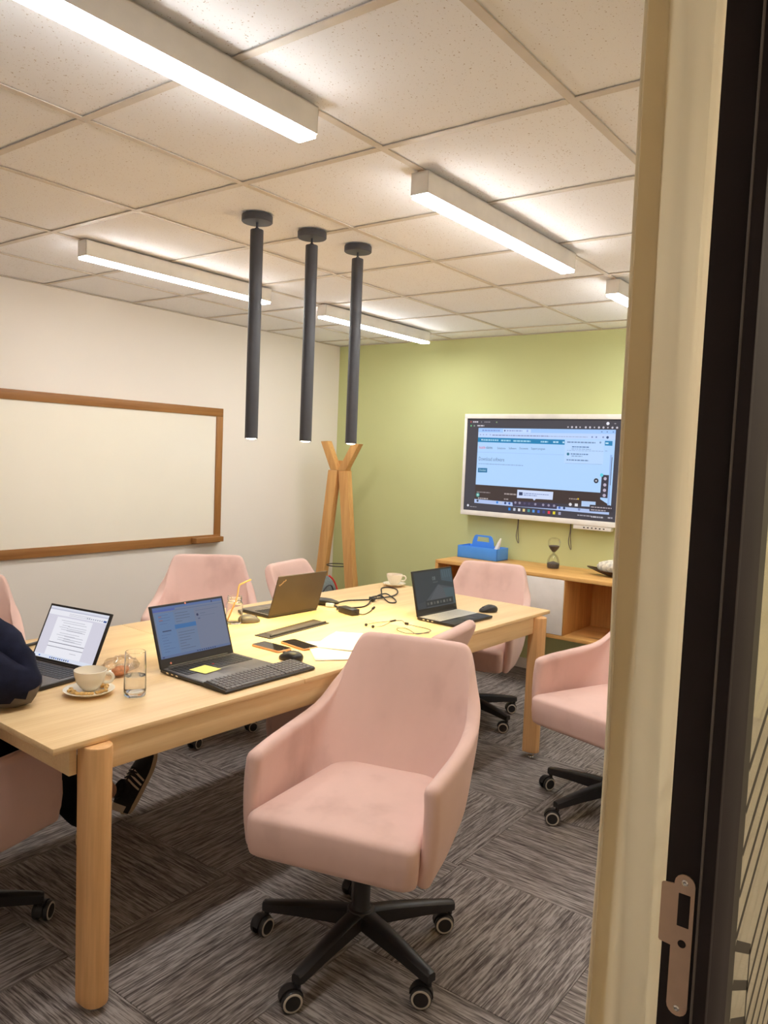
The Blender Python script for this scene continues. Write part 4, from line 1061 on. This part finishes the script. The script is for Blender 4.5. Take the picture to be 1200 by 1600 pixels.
# earphones
t = thing('earphones', (2.80, 1.98, TZ), 0, 'black wired earphones lying loose near the silver deck laptop', 'earphones')
ez = TZ+.003
for bx, by in ((2.730, 2.115), (2.722, 2.070)):
    b_ = W2L(t, [(bx, by, ez+.004)])[0]; MB().ball(b_, (.008, .007, .0065), 12, 8).build('earbud', M['plastic'], t)
MB().tube(W2L(t, [(2.730, 2.115, ez+.004), (2.79, 2.125, ez), (2.85, 2.108, ez), (2.884, 2.090, ez)]), .0014, 6).build('ear_cord', M['plastic2'], t)
MB().tube(W2L(t, [(2.722, 2.070, ez+.004), (2.77, 2.06, ez), (2.83, 2.072, ez), (2.884, 2.090, ez)]), .0014, 6).build('ear_cord', M['plastic2'], t)
MB().tube(W2L(t, [(2.880, 2.091, ez), (2.915, 2.086, ez+.001)]), .0042, 8, smooth=False).build('splitter', M['plastic'], t)
MB().tube(W2L(t, [(2.915, 2.086, ez), (2.935, 2.06, ez), (2.895, 2.015, ez), (2.888, 1.96, ez), (2.883, 1.896, ez), (2.86, 1.852, ez), (2.80, 1.85, ez), (2.76, 1.862, ez), (2.80, 1.925, ez), (2.815, 1.965, ez), (2.79, 1.985, ez), (2.755, 1.955, ez), (2.74, 1.90, ez), (2.765, 1.86, ez+.002), (2.82, 1.835, ez)]), .0016, 6).build('main_cord', M['plastic2'], t)
MB().box(*[tuple(v) for v in (W2L(t, [(2.886, 2.002, TZ)])[0]-Vector((.004, .009, -.001)), W2L(t, [(2.886, 2.002, TZ)])[0]+Vector((.004, .009, .012)))], .0015).build('shirt_clip', M['plastic'], t)

# grey bag on the far chair
t = thing('small_bag', (3.40, 2.905, .503), R(190), 'grey bag with red trim resting on the chair behind the brown lid', 'bag')
t.rotation_euler = (R(-16), 0, R(10))
def rbox(hx, hy, z, r, n=6):
    pts = []
    for cx, cy, a0 in ((hx-r, hy-r, 0), (-hx+r, hy-r, 90), (-hx+r, -hy+r, 180), (hx-r, -hy+r, 270)):
        for q_ in range(n): a = R(a0+90*q_/(n-1)); pts.append(Vector((cx+r*math.cos(a), cy+r*math.sin(a), z)))
    return pts
MB().rings([rbox(.10, .035, .0, .02), rbox(.115, .042, .03, .025), rbox(.115, .042, .20, .025), rbox(.105, .036, .26, .022), rbox(.08, .024, .295, .018), rbox(.04, .01, .31, .008)]).build('bag_body', M['bagcloth'], t)
MB().tube([(.118, -.03, .02), (.120, -.034, .2), (.108, -.03, .265), (.08, -.022, .298)], .005, 8).build('piping', M['red'], t)
MB().tube([(-.06, -.040, .21), (-.02, -.055, .24), (.03, -.055, .24), (.07, -.040, .2)], .004, 8).build('front_strap', M['plastic'], t)

# ================================================================== PERSON seated at the left table end
def skinned(name, joints, edges, mat, parent, root=0, sub=2):
    me = bpy.data.meshes.new(name); me.from_pydata([j[:3] for j in joints], edges, [])
    o = obj(name, me, parent); sm = o.modifiers.new('skin', 'SKIN'); sm.use_smooth_shade = True
    sv = me.skin_vertices[0].data
    for i, j in enumerate(joints):
        r_ = j[3]; sv[i].radius = r_ if isinstance(r_, tuple) else (r_, r_)
        sv[i].use_root = (i == root)
    ss = o.modifiers.new('sub', 'SUBSURF'); ss.levels = sub; ss.render_levels = sub
    dg = bpy.context.evaluated_depsgraph_get(); dg.update()
    m2 = bpy.data.meshes.new_from_object(o.evaluated_get(dg)); o.modifiers.clear(); o.data = m2; m2.name = name
    m2.materials.clear(); m2.materials.append(mat)
    m2.polygons.foreach_set('use_smooth', [True]*len(m2.polygons)); return o
def person():
    t = thing('person', (0, 0, 0), 0, 'seated person in a navy jacket with grey elbow patches leaning on the table', 'person')
    hipc = (.80, 2.39, .56); J = {}
    pelvis = (.80, 2.39, .57, (.095, .08)); waist = (.815, 2.39, .72, (.085, .065)); chest = (.86, 2.385, .90, (.095, .065)); upper = (.895, 2.38, 1.00, (.075, .05)); neck = (.925, 2.38, 1.09, .050); nk2 = (.945, 2.385, 1.14, .048)
    rs, re_, rw = (.895, 2.215, .99, .040), (1.155, 2.148, .808, .034), (1.045, 2.345, 1.045, .030)
    ls, le, lw = (.885, 2.545, .99, .040), (1.02, 2.70, .805, .034), (1.19, 2.56, .790, .030)
    rh, rk, ra = (.83, 2.31, .55, .09), (1.29, 2.41, .525, .058), (1.62, 2.49, .115, .040)
    lh, lk, la = (.82, 2.47, .55, .09), (1.31, 2.605, .525, .058), (1.815, 2.655, .115, .040)
    body = [pelvis, waist, chest, upper, neck, nk2, rs, re_, rw, ls, le, lw, rh, rk, ra, lh, lk, la]
    ed = [(0, 1), (1, 2), (2, 3), (3, 4), (4, 5), (3, 6), (6, 7), (7, 8), (3, 9), (9, 10), (10, 11), (0, 12), (12, 13), (13, 14), (0, 15), (15, 16), (16, 17)]
    joints = list(body)
    def hand(wi, wrist, d, side, curl):
        d = Vector(d).normalized(); s_ = Vector(side); s_ = (s_-d*s_.dot(d)).normalized(); nrm = d.cross(s_)
        w_ = Vector(wrist[:3]); palm = w_+d*.05
        joints.append((*palm, (.034, .016))); pi_ = len(joints)-1; ed.append((wi, pi_))
        for k, (off, L) in enumerate(((-.028, .070), (-.010, .080), (.010, .076), (.027, .062))):
            a = palm+s_*off+d*.028; b = a+d*L*.5+nrm*curl*.012; c_ = a+d*L*.85+nrm*curl*.040
            joints.append((*a, .0095)); joints.append((*b, .0088)); joints.append((*c_, .0075)); n = len(joints)
            ed.extend([(pi_, n-3), (n-3, n-2), (n-2, n-1)])
        a = palm-s_*.036-d*.022; b = a-s_*.020+d*.026; c_ = b-s_*.006+d*.026
        joints.append((*a, .011)); joints.append((*b, .0098)); joints.append((*c_, .0082)); n = len(joints)
        ed.extend([(pi_, n-3), (n-3, n-2), (n-2, n-1)])
    hand(8, rw, (-.03, .03, .09), (0, 1, -.2), 1)
    hand(11, lw, (.05, -.10, -.004), (1, .4, 0), .3)
    bo = skinned('body', joints, ed, M['skin'], t)
    # head: lathe-like rings shaped into a skull, joined to the same body mesh
    hc = Vector((1.00, 2.41, 1.255)); yaw = R(12); pitch = R(14)
    HM = Matrix.Translation(hc) @ Matrix.Rotation(yaw, 4, 'Z') @ Matrix.Rotation(pitch, 4, 'Y')
    m = MB(); n = 28; nr = 20; rings = []
    for i in range(1, nr):
        ph = math.pi*i/nr; zz = -math.cos(ph); rad = math.sin(ph); ring = []
        for k in range(n):
            a = 2*math.pi*k/n; ca, sa = math.cos(a), math.sin(a)
            jaw = 1-.30*max(0, -zz-.15)
            x_ = .098*rad*ca*(1 if ca < 0 else .95); y_ = .074*rad*sa*jaw; z_ = .118*zz
            if ca > 0:
                x_ += .010*max(0, -zz-.3)*ca                                   # chin
                x_ += .020*math.exp(-((zz+.16)/.16)**2)*math.exp(-(sa/.16)**2)     # nose
                x_ += .005*math.exp(-((zz+.48)/.07)**2)*math.exp(-(sa/.30)**2)     # lips
                x_ -= .009*math.exp(-((zz-.06)/.10)**2)*math.exp(-((abs(sa)-.42)/.16)**2)  # eye sockets
                x_ += .004*math.exp(-((zz-.22)/.08)**2)*ca
            ring.append(HM @ Vector((x_, y_, z_)))
        rings.append(ring)
    m.rings(rings)
    for s_ in (-1, 1): m.ball(HM @ Vector((-.008, s_*.074, -.008)), (.018, .010, .030), 10, 8)
    for s_ in (-1, 1): m.ball(HM @ Vector((.078, s_*.031, .008)), .0125, 12, 8)
    ho = m.build('head', M['skin'], t, angle=180)
    for s_ in (-1, 1): pass
    # join head into the body mesh so the figure stays one surface
    bmj = bmesh.new(); bmj.from_mesh(bo.data); bmj.from_mesh(ho.data); bmj.to_mesh(bo.data); bmj.free(); bpy.data.objects.remove(ho)
    bo.data.polygons.foreach_set('use_smooth', [True]*len(bo.data.polygons))
    h = MB(); n2 = 36; hv = []; hf = []
    for i in range(0, 19):
        ph = math.pi*(.26+.74*i/18); zz = -math.cos(ph); rad = math.sin(ph)
        for k in range(n2):
            a = 2*math.pi*k/n2; ca, sa = math.cos(a), math.sin(a); g = 1.11+.02*math.sin(9*a+5*zz)
            hv.append(HM @ Vector((.098*rad*ca*g-.003, .074*rad*sa*g, .122*zz*1.04)))
    for i in range(18):
        zz = -math.cos(math.pi*(.26+.74*(i+.5)/18))
        for k in range(n2):
            ca = math.cos(2*math.pi*(k+.5)/n2)
            if (ca < -.05 and zz > -.62) or (ca < .35 and zz > .18) or zz > .60:
                hf.append((i*n2+k, i*n2+(k+1) % n2, (i+1)*n2+(k+1) % n2, (i+1)*n2+k))
    h._add(hv, hf); ho2 = h.build('hair', M['hair'], t, angle=180); so3 = ho2.modifiers.new('thickness', 'SOLIDIFY'); so3.thickness = .008; so3.offset = -1
    eb = MB()
    for s_ in (-1, 1): eb.ball(HM @ Vector((.0885, s_*.031, .008)), .0045, 8, 6)
    eb.build('eyes', M['plastic'], t)
    # clothes follow the same joints, a little wider
    def grow(j, k): r_ = j[3]; return (*j[:3], (r_[0]+k, r_[1]+k) if isinstance(r_, tuple) else r_+k)
    k = .013
    jk = [(.80, 2.39, .60, (.155, .135)), (.815, 2.39, .73, (.150, .125)), (.86, 2.385, .89, (.165, .130)), (.893, 2.38, .985, (.150, .110)), (.918, 2.38, 1.065, .070)] + [(.893, 2.225, .985, .082), (1.03, 2.18, .885, .080), (1.172, 2.140, .812, .076), (1.140, 2.20, .896, .082), (1.065, 2.325, 1.025, .048)] + [(.885, 2.535, .985, .082), (.96, 2.63, .89, .070), (1.02, 2.70, .812, .060), (1.16, 2.585, .797, .044)]
    je = [(0, 1), (1, 2), (2, 3), (3, 4), (3, 5), (5, 6), (6, 7), (7, 8), (8, 9), (3, 10), (10, 11), (11, 12), (12, 13)]
    ja = skinned('jacket', jk, je, M['navy'], t)
    rr = random.Random(4)
    for v in ja.data.vertices:                       # folds in the sleeve
        v.co += v.normal*(.0045*math.sin(v.co.z*95+v.co.x*60+v.co.y*30)) if v.co.z > .78 else Vector()
    low = min(v.co.z for v in ja.data.vertices if v.co.x > .98 and v.co.y < 2.4)
    for v in ja.data.vertices:                       # settle the right elbow on the table top
        if v.co.x > .9 and v.co.y < 2.45:
            k_ = max(0, min(1, (.99-v.co.z)/.17)); v.co.z += (TZ+.0015-low)*k_*k_*(3-2*k_)
    ja.data.update(); pv, pf, ix = [], [], {}
    for f in ja.data.polygons:                       # patch panel follows the underside of the sleeve
        c = f.center
        if c.x > .98 and c.y < 2.32 and c.z < .772+(c.x-1.06)*.30:
            q_ = []
            for i in f.vertices:
                if i not in ix: ix[i] = len(pv); v = ja.data.vertices[i]; pv.append(v.co+v.normal*.0025)
                q_.append(ix[i])
            pf.append(q_)
    pm = bpy.data.meshes.new('elbow_patch'); pm.from_pydata(pv, [], pf); pm.materials.append(M['patch'])
    pm.polygons.foreach_set('use_smooth', [True]*len(pf)); po = obj('elbow_patch', pm, ja); po['label'] = 'grey suede elbow patch'
    tj = [(.80, 2.39, .565, (.150, .125)), grow(rh, .012), grow(rk, .014), (1.46, 2.452, .33, .070), (1.605, 2.487, .135, .064), grow(lh, .012), grow(lk, .014), (1.55, 2.63, .335, .062), (1.775, 2.648, .150, .052)]
    skinned('trousers', tj, [(0, 1), (1, 2), (2, 3), (3, 4), (0, 5), (5, 6), (6, 7), (7, 8)], M['trouser'], t)
    # trainers
    def shoe(ankle, Mx):
        Ls = .275
        def sec(u, off=0):       # u 0 heel .. 1 toe -> half width, upper height
            wd = (.030+.012*math.sin(math.pi*min(1, u*1.05))+.008*math.exp(-((u-.68)/.2)**2))*(1-max(0, u-.86)/.14*.45)
            hg = .078 if u < .28 else (.078-(u-.28)/.45*.038 if u < .73 else .040-(u-.73)/.27*.018)
            return wd+off, hg+off
        def pt(u, a, off=0):
            wd, hg = sec(u, off); return Vector((u*Ls-.06, math.cos(a)*wd*(1-.12*math.sin(a)), .022+math.sin(a)**.8*(hg-.012)))
        m = MB(); rings = []
        for i in range(15):
            u = i/14; rings.append([Mx @ pt(u, math.pi*k/12) for k in range(13)])
        m.rings(rings); up = m.build('shoe', M['shoe'], t, angle=60)
        s_ = MB(); out = []
        rings = []
        for z_, e in ((0, -.003), (.003, .002), (.018, .003), (.024, .0)):
            ring = []
            for k in range(40):
                q_ = k/40
                if q_ < .5: u = q_*2; sg = 1
                else: u = 2-q_*2; sg = -1
                uu = min(max(u, .0), 1); wd, _ = sec(uu); endf = math.sqrt(max(0, 1-((uu-.5)/.5)**10))
                ring.append(Mx @ Vector((uu*(Ls+.012)-.066+e*(1 if uu > .5 else -1), sg*(wd+e)*max(.25, endf), z_)))
            rings.append(ring)
        s_.rings(rings); s_.build('sole', M['gum'], up)
        for c_ in (.40, .47, .54):
            for sg in (1, -1):
                st_ = MB(); A = []; B_ = []
                for i in range(9):
                    f_ = i/8; a = (.08+.86*f_)*math.pi/2; a = a if sg > 0 else math.pi-a
                    for lst, du in ((A, -.014), (B_, .014)):
                        lst.append(Mx @ pt(c_+du+.09*f_-.04, a, .0022))
                st_.rings([A, B_], cap=False, closed=False); st_.build('stripe', M['shoewhite'], up)
        hb = MB(); rings = []
        for i in range(5):
            u = -.012+.10*i/4; rings.append([Mx @ pt(max(.0, u), .35+math.pi*k/10*.78, .0025)+Mx.to_3x3() @ Vector((min(0, u)*Ls, 0, 0)) for k in range(11)])
        hb.rings(rings); hb.build('heel_tab', M['shoewhite'], up)
        la_ = MB()
        for i in range(5):
            u = .40+.055*i; la_.tube([Mx @ pt(u, math.pi*.32, .003), Mx @ pt(u+.01, math.pi*.5, .005), Mx @ pt(u, math.pi*.68, .003)], .0028, 6)
        la_.build('laces', M['shoe'], up)
        ty = MB(); ty.rings([[Mx @ Vector((.018+.042*s2*math.cos(2*math.pi*k/16), .032*s2*math.sin(2*math.pi*k/16), zz)) for k in range(16)] for zz, s2 in ((.06, .9), (.088, 1.0), (.094, .96), (.086, .80), (.07, .7))], cap=False); ty.build('collar', M['shoe'], up)
    # one foot stretched out on its heel, toe raised; the nearer foot flat
    Mr = Matrix.Translation((1.875, 2.655, .016)) @ Matrix.Rotation(R(6), 4, 'Z') @ Matrix.Rotation(R(-57), 4, 'Y') @ Matrix.Translation((.058, 0, 0))
    shoe(None, Mr)
    Ml = Matrix.Translation((1.61, 2.475, .001)) @ Matrix.Rotation(R(64), 4, 'Z')
    shoe(None, Ml)
person()
